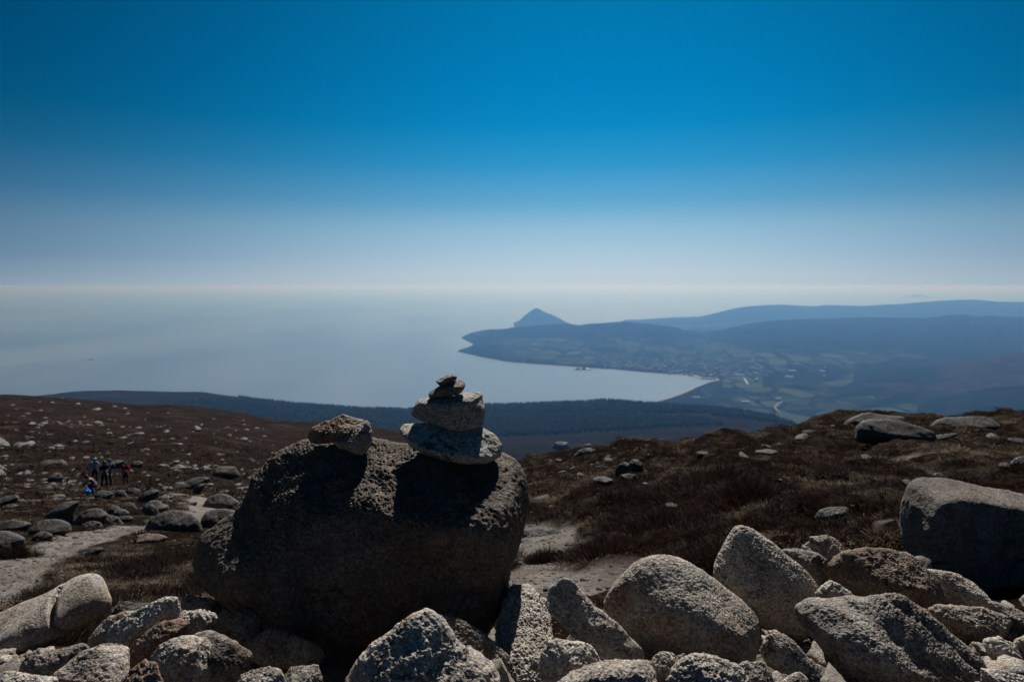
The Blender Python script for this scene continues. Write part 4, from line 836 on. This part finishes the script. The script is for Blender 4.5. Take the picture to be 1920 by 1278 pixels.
# loose grit and pebbles (uncountable)
def build_gravel():
    V0, F0 = ico(2); n = 5200
    a = np.empty((0, 2))
    while len(a) < n:
        px = RNG.uniform(-60, 1250, 6000); Y = np.exp(RNG.uniform(math.log(3.2), math.log(24), 6000)); x = (px-PX0)/F*Y
        g = gravel_mask(x, Y); ok = RNG.uniform(size=6000) < g*.9+.03; a = np.concatenate([a, np.stack([x[ok], Y[ok]], 1)])
    a = a[:n]; z = ground_z(a[:, 0], a[:, 1]); s = RNG.lognormal(-5.05, .65, n)*(a[:, 1]/5)**.35; rot = RNG.uniform(0, 6.28, n)
    sx = s*RNG.uniform(.8, 1.6, n); sz = s*RNG.uniform(.4, .8, n); dv = V0*(1+.18*gn(V0*2.1+3))[:, None]
    X = dv[None, :, 0]*sx[:, None]; Yy = dv[None, :, 1]*s[:, None]; c, si = np.cos(rot)[:, None], np.sin(rot)[:, None]
    V = np.stack([a[:, 0][:, None]+X*c-Yy*si, a[:, 1][:, None]+X*si+Yy*c, z[:, None]+dv[None, :, 2]*sz[:, None]], -1).reshape(-1, 3)
    Fa = (F0[None]+np.arange(n)[:, None, None]*len(V0)).reshape(-1, 3)
    tag(link('gravel', np_mesh('gravel', V, Fa, False), G_FAR), 'loose grit and pebbles scattered over the sandy ground', 'gravel', kind='stuff')
build_gravel()
def build_rubble():
    V0, F0 = ico(3); n = 1100
    px = RNG.uniform(-150, 2050, n*3); Y = RNG.uniform(1.35, 3.3, n*3); x = (px-PX0)/F*Y
    ok = ~((np.abs(px-660) < 290) & (Y > 2.0)); x, Y = x[ok][:n], Y[ok][:n]; n = len(x); z = ground_z(x, Y); s = RNG.lognormal(-3.75, .5, n); rot = RNG.uniform(0, 6.28, n); vs = []
    for i in range(n):
        d = V0*(1+.5*gn(V0*1.4+i*2.7))[:, None]; a = d[:, 0]*s[i]*RNG.uniform(.8, 1.6); b = d[:, 1]*s[i]; c, q = math.cos(rot[i]), math.sin(rot[i])
        vs.append(np.stack([x[i]+a*c-b*q, Y[i]+a*q+b*c, z[i]+.3*s[i]+d[:, 2]*s[i]*RNG.uniform(.5, .9)+RNG.uniform(-.4, .4)*a], 1))
    Fa = (F0[None]+np.arange(n)[:, None, None]*len(V0)).reshape(-1, 3)
    tag(link('rubble', np_mesh('rubble', np.concatenate(vs), Fa, True), G_WARM), 'small broken rubble lying in the gaps between the pile of big rocks', 'rubble', kind='stuff')
build_rubble()

# ================================================================ HEATHER AND GRASS
def blades(cx, cy, cz, rad, hgt, nb, wid, lean, droop=0.):
    """one triangle per stem, nb stems round each centre"""
    n = len(cx); t = RNG.uniform(0, 6.28, (n, nb)); rr = np.sqrt(RNG.uniform(0, 1, (n, nb)))*rad[:, None]
    bx = cx[:, None]+rr*np.cos(t); by = cy[:, None]+rr*np.sin(t)
    L = hgt[:, None]*RNG.uniform(.5, 1.1, (n, nb))*(1-.45*(rr/rad[:, None])**2)
    t2 = t+RNG.normal(0, .7, (n, nb)); ln = lean*(rr/rad[:, None]*.8+RNG.uniform(0, .45, (n, nb)))
    dx, dy, dz = np.cos(t2)*np.sin(ln), np.sin(t2)*np.sin(ln), np.cos(ln)
    ph = RNG.uniform(0, 3.14, (n, nb)); w = wid[:, None]*RNG.uniform(.6, 1.3, (n, nb)); wx, wy = np.cos(ph)*w, np.sin(ph)*w
    bz = np.broadcast_to(cz[:, None]-.03, bx.shape)
    m = .55*L; tip = L
    mx, my, mz = bx+dx*m, by+dy*m, bz+dz*m; tx, ty, tz = bx+dx*tip*1.1+RNG.normal(0, .12, (n, nb))*L, by+dy*tip*1.1+RNG.normal(0, .12, (n, nb))*L, bz+dz*tip*(1-droop)
    V = np.stack([np.stack([bx-wx*.5, by-wy*.5, bz], -1), np.stack([bx+wx*.5, by+wy*.5, bz], -1), np.stack([mx+wx, my+wy, mz], -1), np.stack([mx-wx, my-wy, mz], -1), np.stack([tx, ty, tz], -1)], 2).reshape(-1, 3)
    q = np.arange(n*nb)*5
    Fa = np.concatenate([np.stack([q, q+1, q+2], 1), np.stack([q, q+2, q+3], 1), np.stack([q+3, q+2, q+4], 1)])
    patch = np.clip(1+1.7*n2(cx, cy, 1.6, 3, 33.), .2, 2.2)[:, None]; tone = np.repeat((RNG.uniform(.5, 1.5, (n, nb))*RNG.uniform(.7, 1.3, (n, 1))*patch).ravel(), 5)
    return V, Fa, tone
def plant_mat(name, lo, hi):
    k = N(name); f = k.attr('tone'); k.l(k.ramp(k.math('MULTIPLY', f, .5), [(0, lo), (1, hi)]), k.b.inputs['Base Color'])
    k.b.inputs['Roughness'].default_value = .85; k.b.inputs['Specular IOR Level'].default_value = .15
    tr = k.n('ShaderNodeBsdfTranslucent'); k.l(k.ramp(k.math('MULTIPLY', f, .5), [(0, lo), (1, hi)]), tr.inputs[0]); mx = k.n('ShaderNodeMixShader'); mx.inputs[0].default_value = .25
    out = k.t.nodes['Material Output']; k.l(k.b.outputs[0], mx.inputs[1]); k.l(tr.outputs[0], mx.inputs[2]); k.l(mx.outputs[0], out.inputs[0]); return k.m
M_HEATH = plant_mat('heather', (.003, .002, .0014), (.036, .020, .013)); M_STRAW = plant_mat('dry_grass', (.03, .021, .013), (.25, .185, .125))
def cover(n, lo, hi, pxr, seedfn, keep):
    px = RNG.uniform(*pxr, n); Y = np.sqrt(RNG.uniform(lo**2, hi**2, n)); x = (px-PX0)/F*Y
    f = seedfn(x, Y); ok = (n2(x, Y, 2.1, 3, 55.)+.15*RNG.normal(size=n) > -.16) & keep(px, Y, f) & (gravel_mask(x, Y) < RNG.uniform(.2, .6, n)); return x[ok], Y[ok]
straw_n = lambda x, y: n2(x, y, 1.3, 3, 21.)+.5*n2(x, y, 6, 2, 22.)
def build_cover():
    parts = []
    def add(x, y, r, h, nb, w, lean, dr=0.): parts.append(blades(x, y, ground_z(x, y), r, h, nb, w, lean, dr))
    def flush(name, mat, label, cat):
        o = 0; Vs, Fs, Ts = [], [], []
        for V, Fa, T in parts: Vs.append(V); Fs.append(Fa+o); Ts.append(T); o += len(V)
        me = np_mesh(name, np.concatenate(Vs), np.concatenate(Fs), False); set_attr(me, 'tone', np.concatenate(Ts))
        tag(link(name, me, mat), label, cat, kind='stuff'); parts.clear()
    u = lambda n, a, b: RNG.uniform(a, b, n)
    # heather
    x, y = cover(5200, 5.9, 13, (940, 2000), straw_n, lambda px, Y, f: f < .06); n = len(x); add(x, y, u(n,.07,.2), u(n,.05,.15), 80, u(n,.002,.004), 1.15)
    x, y = cover(6500, 12, 30, (940, 2000), straw_n, lambda px, Y, f: f < .08); n = len(x); add(x, y, u(n,.12,.34), u(n,.05,.16), 46, u(n,.005,.009), 1.15)
    x, y = cover(2200, 4.2, 9, (-80, 480), straw_n, lambda px, Y, f: (f < -.02)); n = len(x); add(x, y, u(n,.08,.2), u(n,.06,.17), 70, u(n,.002,.004), 1.)
    x, y = cover(1500, 4.4, 6.2, (1000, 1700), straw_n, lambda px, Y, f: (f < -.1) & (px > 1180)); n = len(x); add(x, y, u(n,.08,.2), u(n,.06,.15), 60, u(n,.002,.004), 1.)
    x, y = cover(7000, 9, 42, (-80, 1000), straw_n, lambda px, Y, f: f < .05); n = len(x); add(x, y, u(n,.1,.3)*(.5+y/40), u(n,.05,.17)*(.6+y/60), 40, u(n,.0004,.0008)*y, 1.15)
    x, y = cover(5200, 40, 130, (-80, 1000), straw_n, lambda px, Y, f: f < .12); n = len(x); add(x, y, u(n,.4,1.2), u(n,.2,.45), 22, u(n,.03,.06), 1.2)
    flush('heather', M_HEATH, 'dark brown winter heather covering the moor', 'heather')
    # dry grass
    x, y = cover(5200, 5.9, 14, (940, 2000), straw_n, lambda px, Y, f: f > -.02); n = len(x); add(x, y, u(n,.06,.16), u(n,.06,.16), 46, u(n,.0016,.003), 1.05, .25)
    x, y = cover(3800, 12, 30, (940, 2000), straw_n, lambda px, Y, f: f > .04); n = len(x); add(x, y, u(n,.12,.3), u(n,.06,.17), 30, u(n,.004,.008), 1.1, .25)
    x, y = cover(3400, 4., 10, (-80, 620), straw_n, lambda px, Y, f: f > -.12); n = len(x); add(x, y, u(n,.06,.18), u(n,.04,.13), 44, u(n,.0014,.0028), 1.2, .3)
    x, y = cover(1300, 4.2, 6, (950, 1700), straw_n, lambda px, Y, f: f > .0); n = len(x); add(x, y, u(n,.05,.14), u(n,.03,.1), 40, u(n,.0014,.0026), 1.2, .3)
    x, y = cover(5000, 9, 45, (-80, 1000), straw_n, lambda px, Y, f: f > .1); n = len(x); add(x, y, u(n,.1,.3)*(.5+y/40), u(n,.05,.15)*(.6+y/60), 34, u(n,.0003,.0006)*y, 1.2, .3)
    flush('dry_grass', M_STRAW, 'blond dry grass growing in tufts between the heather', 'grass')
build_cover()
def bush(px, py, rad, hgt, nb, label, mat=None, wid=.0035):
    Y = ray_ground(px, py); x = (px-PX0)/F*Y; n = 26; a = RNG.uniform(0, 6.28, n); r = np.sqrt(RNG.uniform(0, 1, n))*rad
    X, Yy = x+r*np.cos(a), Y+r*np.sin(a)*.8; z = ground_z(X, Yy); hh = hgt*(1-.5*(r/rad)**2)
    V, Fa, T = blades(X, Yy, z, np.full(n, rad*.4), hh, nb, np.full(n, wid), .95); loc = Vector((x, Y, float(z.mean())))
    me = np_mesh('heather_bush', V-np.array(loc)[None], Fa, False); set_attr(me, 'tone', T); tag(link('heather_bush', me, mat or M_HEATH, loc=loc), label, 'heather bush')
bush(108, 1205, .3, .24, 130, 'dark reddish heather tuft growing in front of the cracked grey boulder')
bush(1022, 1052, .16, .2, 130, 'dark heather tuft at the left of the pale half-buried stone')
bush(20, 1045, .3, .25, 110, 'dark heather clump at the left edge below the pale rounded boulder')
bush(1075, 1062, .16, .1, 90, 'dry grass tuft in front of the pale half-buried stone', M_STRAW, .002)
for px, py, rd, h, lab in ((1130, 1035, .4, .3, 'large dark heather mound right of the pale half-buried stone'), (1250, 985, .6, .42, 'tall dark heather mound behind the large round boulder'),
        (1330, 905, .8, .5, 'darkest heather mound in the middle of the right-hand moor'), (1445, 935, .7, .42, 'dark heather mound left of the lone pale stone'), (1200, 940, .5, .35, 'dark heather mound below the low flat dark rock')):
    bush(px, py, rd, h*.6, 260, lab, wid=.004)

# ================================================================ HIKERS
def skin_body(name, J, E, mat, parent=None, sub=2, root=0):
    """one continuous surface grown over a jointed skeleton; J: joint -> (x,y,z,radius)"""
    keys = list(J); ix = {k: i for i, k in enumerate(keys)}
    me = bpy.data.meshes.new(name); me.from_pydata([J[k][:3] for k in keys], [(ix[a], ix[b]) for a, b in E], [])
    o = bpy.data.objects.new(name, me); C.objects.link(o)
    o.modifiers.new('skin', 'SKIN'); me.skin_vertices[0].data  # layer exists once the modifier does
    for i, k in enumerate(keys):
        sv = me.skin_vertices[0].data[i]; r = J[k][3]; sv.radius = r if isinstance(r, tuple) else (r, r); sv.use_root = (i == root)
    ss = o.modifiers.new('sub', 'SUBSURF'); ss.levels = sub; ss.render_levels = sub
    dg = bpy.context.evaluated_depsgraph_get(); m2 = bpy.data.meshes.new_from_object(o.evaluated_get(dg)); C.objects.unlink(o); bpy.data.objects.remove(o)
    m2.name = name; m2.polygons.foreach_set('use_smooth', np.ones(len(m2.polygons), bool)); m2.materials.clear()
    return link(name, m2, mat, parent)
def limb(j, e, pre, pts):
    last = None
    for i, (p, r) in enumerate(pts):
        k = pre+str(i); j[k] = (*p, r)
        if last: e.append((last, k))
        last = k
    return last
def lerp(a, b, t): return tuple(a[i]+(b[i]-a[i])*t for i in range(3))
SKIN = flat_mat('skin', (.16, .09, .065), .6); HAIR = flat_mat('dark_hair', (.02, .014, .01), .6)
def fabric(name, c):
    k = N(name); k.l(k.mix(k.noise(k.co(), 14, 4, .6), tuple(x*.7 for x in c), c), k.b.inputs['Base Color']); return k.m
def ellipsoid(name, c, r, mat, parent, zcut=None):
    bm = bmesh.new(); bmesh.ops.create_icosphere(bm, subdivisions=3, radius=1)
    if zcut is not None: bmesh.ops.delete(bm, geom=[v for v in bm.verts if v.co.z < zcut and v.co.y < .35], context='VERTS')
    for v in bm.verts: v.co = Vector((v.co.x*r[0]+c[0], v.co.y*r[1]+c[1], v.co.z*r[2]+c[2]))
    me = bpy.data.meshes.new(name); bm.to_mesh(me); bm.free(); me.polygons.foreach_set('use_smooth', np.ones(len(me.polygons), bool)); return link(name, me, mat, parent)
def person(px, py, H, rz, label, top, legs, pose='stand', hat=None, pack=None, shorts=False, bare=False, Yo=0., hair=HAIR):
    """faces -y locally (towards the viewer) before rz"""
    Y = ray_ground(px, py)+Yo; z = float(ground_z(np.array([(px-PX0)/F*Y]), np.array([Y]))[0])
    r = link('person', None, loc=((px-PX0)/F*Y, Y, z+.01)); r.rotation_euler = (0, 0, rz); r.scale = (H/1.75,)*3; tag(r, label, 'person')
    if pose == 'stand':
        pel = (0, 0, .93); chest = (0, .01, 1.28); neck = (0, .02, 1.47); head = (0, -.01, 1.61)
        hips = {s: (s*.09, 0, .88) for s in (-1, 1)}; knee = {-1: (-.11, -.03, .5), 1: (.12, .05, .5)}; ank = {-1: (-.12, .03, .09), 1: (.14, .14, .09)}
        sh = {s: (s*.18, .01, 1.42) for s in (-1, 1)}; elb = {-1: (-.27, .0, 1.15), 1: (.27, .02, 1.15)}; wr = {-1: (-.28, -.12, .93), 1: (.29, -.09, .92)}
    elif pose == 'arms':
        pel = (0, 0, .93); chest = (0, .01, 1.28); neck = (0, .02, 1.47); head = (0, -.03, 1.60)
        hips = {s: (s*.09, 0, .88) for s in (-1, 1)}; knee = {-1: (-.13, .0, .5), 1: (.11, -.04, .5)}; ank = {-1: (-.17, .06, .09), 1: (.13, .02, .09)}
        sh = {s: (s*.18, .01, 1.42) for s in (-1, 1)}; elb = {-1: (-.245, -.08, 1.17), 1: (.25, -.06, 1.16)}; wr = {-1: (-.14, -.25, 1.16), 1: (.15, -.25, 1.14)}
    else:  # crouching, reaching forward and down
        pel = (0, .22, .42); chest = (0, -.02, .72); neck = (0, -.16, .86); head = (0, -.27, .93)
        hips = {s: (s*.1, .2, .40) for s in (-1, 1)}; knee = {-1: (-.17, -.2, .5), 1: (.17, -.16, .46)}; ank = {-1: (-.15, .08, .09), 1: (.15, .12, .09)}
        sh = {s: (s*.17, -.1, .82) for s in (-1, 1)}; elb = {-1: (-.2, -.32, .62), 1: (.2, -.3, .6)}; wr = {-1: (-.1, -.5, .42), 1: (.08, -.5, .4)}
    j = {'pel': (*pel, (.145, .11)), 'bel': (*lerp(pel, chest, .5), (.125, .10)), 'che': (*chest, (.15, .11)), 'nkb': (*lerp(chest, neck, .8), (.075, .07)), 'nk': (*neck, .055),
         'hd1': (*lerp(neck, head, .55), (.07, .08)), 'hd2': (*head, (.08, .095)), 'hd3': (head[0], head[1]+.01, head[2]+.1, (.065, .075)), 'nose': (head[0], head[1]-.115, head[2]-.005, .014)}
    e = [('pel', 'bel'), ('bel', 'che'), ('che', 'nkb'), ('nkb', 'nk'), ('nk', 'hd1'), ('hd1', 'hd2'), ('hd2', 'hd3'), ('hd2', 'nose')]
    for s in (-1, 1):
        t = 'l' if s < 0 else 'r'; h, kn, an = hips[s], knee[s], ank[s]
        toe = (an[0]+s*.02, an[1]-.17, .035)
        limb(j, e, 'leg'+t, [(h, .095), (lerp(h, kn, .5), .08), (kn, .06), (lerp(kn, an, .4), .057), (an, .038), ((an[0], an[1]+.01, .045), .04), (toe, .033)]); e.append(('pel', 'leg'+t+'0'))
        a, b, c = sh[s], elb[s], wr[s]
        last = limb(j, e, 'arm'+t, [(a, .06), (lerp(a, b, .5), .046), (b, .038), (lerp(b, c, .5), .034), (c, .025)]); e.append(('che', 'arm'+t+'0'))
        d = Vector(c)-Vector(b); d.normalize(); palm = Vector(c)+d*.06; j['palm'+t] = (*palm, (.036, .018)); e.append((last, 'palm'+t))
        sd = d.cross(Vector((0, 1, 0))); sd.normalize()
        for q, (o_, ln) in enumerate(((-.027, .07), (-.009, .085), (.009, .08), (.027, .065))):
            b0 = palm+sd*o_+d*.03; f1 = b0+d*ln*.55; f2 = f1+(d*.7+Vector((0, -.5, -.2))*.6).normalized()*ln*.45
            j['f%d%sa' % (q, t)] = (*b0, .010); j['f%d%sb' % (q, t)] = (*f1, .009); j['f%d%sc' % (q, t)] = (*f2, .008)
            e += [('palm'+t, 'f%d%sa' % (q, t)), ('f%d%sa' % (q, t), 'f%d%sb' % (q, t)), ('f%d%sb' % (q, t), 'f%d%sc' % (q, t))]
        th = palm-sd*.045; j['th'+t] = (*th, .012); j['tt'+t] = (*(th+d*.04-sd*.01), .01); e += [('palm'+t, 'th'+t), ('th'+t, 'tt'+t)]
    skin_body('body', j, e, SKIN, r)
    for s in (-1, 1):
        ellipsoid('ear', (head[0]+s*.082, head[1]+.012, head[2]), (.012, .02, .03), SKIN, r)
        ellipsoid('eye', (head[0]+s*.03, head[1]-.093, head[2]+.022), (.011, .008, .008), HAIR, r)
    ellipsoid('mouth', (head[0], head[1]-.097, head[2]-.05), (.022, .006, .006), flat_mat('lips', (.3, .12, .1)), r)
    ellipsoid('hair', (head[0], head[1]+.018, head[2]+.035), (.092, .108, .105), hair, r, -.1)
    if not bare:
        g = 1.18; jj = {'a': (*lerp(pel, chest, .02), (.16*1.02, .13)), 'b': (*lerp(pel, chest, .5), (.148, .122)), 'c': (*chest, (.172, .13)), 'd': (*lerp(chest, neck, .75), (.085, .08))}; ee = [('a', 'b'), ('b', 'c'), ('c', 'd')]
        for s in (-1, 1):
            t = 'l' if s < 0 else 'r'; limb(jj, ee, 's'+t, [(sh[s], .078), (lerp(sh[s], elb[s], .5), .062), (lerp(sh[s], elb[s], .95), .055)]+([] if shorts else [(lerp(elb[s], wr[s], .85), .042)])); ee.append(('c', 's'+t+'0'))
        skin_body('shirt' if pack is None or shorts else 'jacket', jj, ee, top, r)
    jj = {'w': (*lerp(pel, chest, .08), (.155, .12)), 'p': (*pel, (.155, .125))}; ee = [('w', 'p')]
    for s in (-1, 1):
        t = 'l' if s < 0 else 'r'; seq = [(hips[s], .108), (lerp(hips[s], knee[s], .55), .095)]
        if not shorts: seq += [(knee[s], .075), (lerp(knee[s], ank[s], .5), .068), (lerp(knee[s], ank[s], .92), .055)]
        else: seq += [(lerp(hips[s], knee[s], .85), .09)]
        limb(jj, ee, 't'+t, seq); ee.append(('p', 't'+t+'0'))
        an = ank[s]; skin_body('boot', {'a': (an[0], an[1]+.015, .10, .05), 'b': (an[0], an[1]+.02, .045, .048), 'c': (an[0]+s*.01, an[1]-.09, .045, .045), 'd': (an[0]+s*.02, an[1]-.18, .04, .036)}, [('a', 'b'), ('b', 'c'), ('c', 'd')], HAIR, r)
    skin_body('shorts' if shorts else 'trousers', jj, ee, legs, r)
    if hat is not None:
        hh = ellipsoid('cap', (head[0], head[1]+.012, head[2]+.06), (.1, .115, .09), hat, r, -.1)
        from_bm('brim', lambda bm: box_bm(bm, -.06+head[0], .06+head[0], head[1]-.19, head[1]-.09, head[2]+.055, head[2]+.067), hat, hh)
    if pack is not None:
        skin_body('backpack', {'a': (0, chest[1]+.2, chest[2]-.22, (.15, .1)), 'b': (0, chest[1]+.21, chest[2], (.165, .12)), 'c': (0, chest[1]+.19, chest[2]+.17, (.13, .09))}, [('a', 'b'), ('b', 'c')], pack, r)
    return r
BLK = fabric('black_fabric', (.012, .012, .014)); NAVY = fabric('navy_fabric', (.02, .03, .07)); WHT = fabric('white_blue_shirt', (.26, .30, .44)); RED = fabric('red_shirt', (.36, .015, .015)); TEAL = fabric('teal_cap', (.03, .38, .36))
person(178, 905, 1.72, math.pi+.3, 'person in a white shirt and teal cap standing at the left of the group', WHT, BLK, 'stand', hat=TEAL)
person(196, 913, 1.78, .5, 'person dressed all in black standing in the middle of the group', BLK, BLK, 'arms', Yo=-.6, pack=BLK)
person(206, 908, 1.70, -1.2, 'person in navy with a backpack half hidden behind the one in black', NAVY, BLK, 'stand', pack=NAVY)
person(236, 911, 1.62, .1, 'person in a red T-shirt and black shorts standing apart on the right', RED, BLK, 'arms', shorts=True)
person(172, 925, 1.75, -1.1, 'bare-backed person in dark trousers crouching over the blue bag', BLK, NAVY, 'crouch', bare=True)
# blue bag with a white bottle on it
Yb = ray_ground(164, 929); bz = float(ground_z(np.array([(165-PX0)/F*Yb]), np.array([Yb]))[0]); BLUE = fabric('bright_blue_nylon', (.01, .30, .85))
bg = link('bag', None, loc=((165-PX0)/F*Yb, Yb, bz)); tag(bg, 'bright blue bag on the ground in front of the crouching person', 'bag')
skin_body('pouch', {'a': (-.14, 0, .15, (.12, .13)), 'b': (0, 0, .2, (.15, .18)), 'c': (.14, 0, .17, (.12, .14))}, [('a', 'b'), ('b', 'c')], BLUE, bg)
skin_body('strap', {'a': (-.12, -.05, .28, .02), 'b': (-.05, -.06, .42, .018), 'c': (.06, -.06, .41, .018), 'd': (.12, -.05, .28, .02)}, [('a', 'b'), ('b', 'c'), ('c', 'd')], BLUE, bg)
skin_body('bottle', {'a': (-.06, .02, .34, .045), 'b': (-.06, .02, .48, .045), 'c': (-.06, .02, .55, .02)}, [('a', 'b'), ('b', 'c')], M_WHITE, None).location = ((163-PX0)/F*Yb, Yb, bz)
tag(bpy.data.objects[-1] if False else [o for o in C.objects if o.name.startswith('bottle')][0], 'white bottle resting on top of the bright blue bag', 'bottle')

# ================================================================ AIR
def build_haze():
    o = from_bm('haze', lambda bm: box_bm(bm, -130000, 130000, -130000, 130000, -731, 3), None)
    m = bpy.data.materials.new('haze_air'); m.use_nodes = True; t = m.node_tree; t.nodes.remove(t.nodes['Principled BSDF'])
    v = t.nodes.new('ShaderNodeVolumePrincipled'); v.inputs['Color'].default_value = (.18, .43, .93, 1); v.inputs['Density'].default_value = HAZE_D
    v.inputs['Anisotropy'].default_value = .74; v.inputs['Absorption Color'].default_value = (1, 1, 1, 1)
    t.links.new(v.outputs[0], t.nodes['Material Output'].inputs['Volume']); o.data.materials.append(m); tag(o, 'thin blue sea haze filling the air over the bay', 'haze', kind='stuff')
HAZE_D = 1.12e-4
build_haze()

# ================================================================ SKY, SUN, CAMERA
SUN_EL, SUN_AZ = R(52), R(9)
w = bpy.data.worlds.new('World'); S.world = w; w.use_nodes = True; t = w.node_tree; bgn = t.nodes['Background']; bgn.inputs[1].default_value = .066; HK0 = 2.2
sk = t.nodes.new('ShaderNodeTexSky'); sk.sky_type = 'NISHITA'; sk.sun_disc = False; sk.sun_elevation = SUN_EL; sk.sun_rotation = SUN_AZ; sk.altitude = 700
tc = t.nodes.new('ShaderNodeTexCoord'); nv = t.nodes.new('ShaderNodeVectorMath'); nv.operation = 'NORMALIZE'; t.links.new(tc.outputs['Generated'], nv.inputs[0])
sx = t.nodes.new('ShaderNodeSeparateXYZ'); t.links.new(nv.outputs[0], sx.inputs[0])
def wm(op, a, b=0.):
    n = t.nodes.new('ShaderNodeMath'); n.operation = op
    for i, q in ((0, a), (1, b)):
        if hasattr(q, 'links'): t.links.new(q, n.inputs[i])
        else: n.inputs[i].default_value = q
    return n.outputs[0]
def wramp(f, pts):
    x = t.nodes.new('ShaderNodeValToRGB'); t.links.new(f, x.inputs[0]); e = x.color_ramp.elements
    while len(e) < len(pts): e.new(.5)
    for q, (p, c) in zip(e, pts): q.position = p; q.color = (*c, 1)
    return x.outputs[0]
def wmix(f, a, b, mode='MIX'):
    m = t.nodes.new('ShaderNodeMix'); m.data_type = 'RGBA'; m.blend_type = mode
    if hasattr(f, 'links'): t.links.new(f, m.inputs[0])
    else: m.inputs[0].default_value = f
    t.links.new(a, m.inputs[6]); t.links.new(b, m.inputs[7]); return m.outputs[2]
def wscale(c, f):
    v = t.nodes.new('ShaderNodeVectorMath'); v.operation = 'SCALE'; t.links.new(c, v.inputs[0]); t.links.new(f, v.inputs['Scale']); return v.outputs[0]
up = wm('MAXIMUM', sx.outputs[2], 0.)
clear = wramp(wm('MULTIPLY', up, 2.), [(0, (.63, .82, 1.33)), (.02, (.60, .77, 1.21)), (.055, (.55, .68, 1.02)), (.10, (.50, .63, .88)), (.164, (.43, .58, .76)), (.24, (.21, .51, .71)), (.345, (.06, .46, .67)), (.45, (.006, .43, .67)), (.56, (.001, .43, .69)), (.75, (.001, .44, .69)), (1, (.03, .3, .5))])
# the hazy band that lies along the horizon
band = wramp(wm('MULTIPLY', up, 5.), [(0, (5.2, 6.05, 6.6)), (.06, (5.0, 6.05, 6.85)), (.135, (4.65, 5.95, 7.05)), (.27, (3.75, 5.6, 7.0)), (.41, (2.85, 5.1, 6.72)), (.6, (1.25, 3.9, 6.2)), (.85, (.33, 3.1, 5.9)), (1, (.12, 2.8, 5.6))])
SKY_AZ = R(7)
dt = t.nodes.new('ShaderNodeVectorMath'); dt.operation = 'DOT_PRODUCT'; t.links.new(nv.outputs[0], dt.inputs[0]); dt.inputs[1].default_value = (math.sin(SKY_AZ), math.cos(SKY_AZ), 0)
D_ = dt.outputs['Value']
back = wm('MULTIPLY', wm('MAXIMUM', wm('MULTIPLY', D_, -1.), 0.), .7)  # extra sky glow behind the view, added to fill shaded rock faces
g = wm('ADD', wm('MULTIPLY', wm('POWER', math.e, wm('MULTIPLY', wm('SUBTRACT', D_, .97), 3.8)), .86), wm('ADD', .14, back))
hk = wm('ADD', HK0, wm('MINIMUM', wm('MULTIPLY', up, 30.), 3.4-HK0))
h = wm('ADD', wm('MULTIPLY', wm('POWER', math.e, wm('MULTIPLY', wm('SUBTRACT', D_, 1.), hk)), .94), wm('ADD', .06, wm('MULTIPLY', back, .5)))
hvec = t.nodes.new('ShaderNodeCombineXYZ'); t.links.new(wm('POWER', h, 1.25), hvec.inputs[0]); t.links.new(h, hvec.inputs[1]); t.links.new(wm('POWER', h, .78), hvec.inputs[2])
wgt = wm('POWER', math.e, wm('MULTIPLY', wm('POWER', wm('DIVIDE', up, .17), 3.), -1.))
t.links.new(wmix(wgt, wscale(wmix(1., sk.outputs[0], clear, 'MULTIPLY'), g), wmix(1., band, hvec.outputs[0], 'MULTIPLY')), bgn.inputs[0])

L = bpy.data.lights.new('sun', 'SUN'); L.energy = 5.0; L.angle = R(.53); L.color = (1, .968, .935); so = bpy.data.objects.new('sun', L); C.objects.link(so)
sd_ = Vector((math.sin(SUN_AZ)*math.cos(SUN_EL), math.cos(SUN_AZ)*math.cos(SUN_EL), math.sin(SUN_EL))); so.rotation_euler = sd_.to_track_quat('Z', 'Y').to_euler()

cam = bpy.data.cameras.new('camera'); cam.lens = 24; cam.sensor_width = 36; cam.shift_y = -(639-HZ)/1920; cam.clip_start = .05; cam.clip_end = 400000
cam.dof.use_dof = True; cam.dof.focus_distance = 2.3; cam.dof.aperture_fstop = 5.6
co = bpy.data.objects.new('camera', cam); C.objects.link(co); co.rotation_euler = (math.pi/2, 0, 0); S.camera = co
S.view_settings.view_transform = 'Standard'; S.view_settings.look = 'None'; S.view_settings.gamma = 1; S.view_settings.exposure = .6
S.cycles.max_bounces = 4; S.cycles.diffuse_bounces = 2; S.cycles.volume_bounces = 0; S.cycles.use_denoising = True
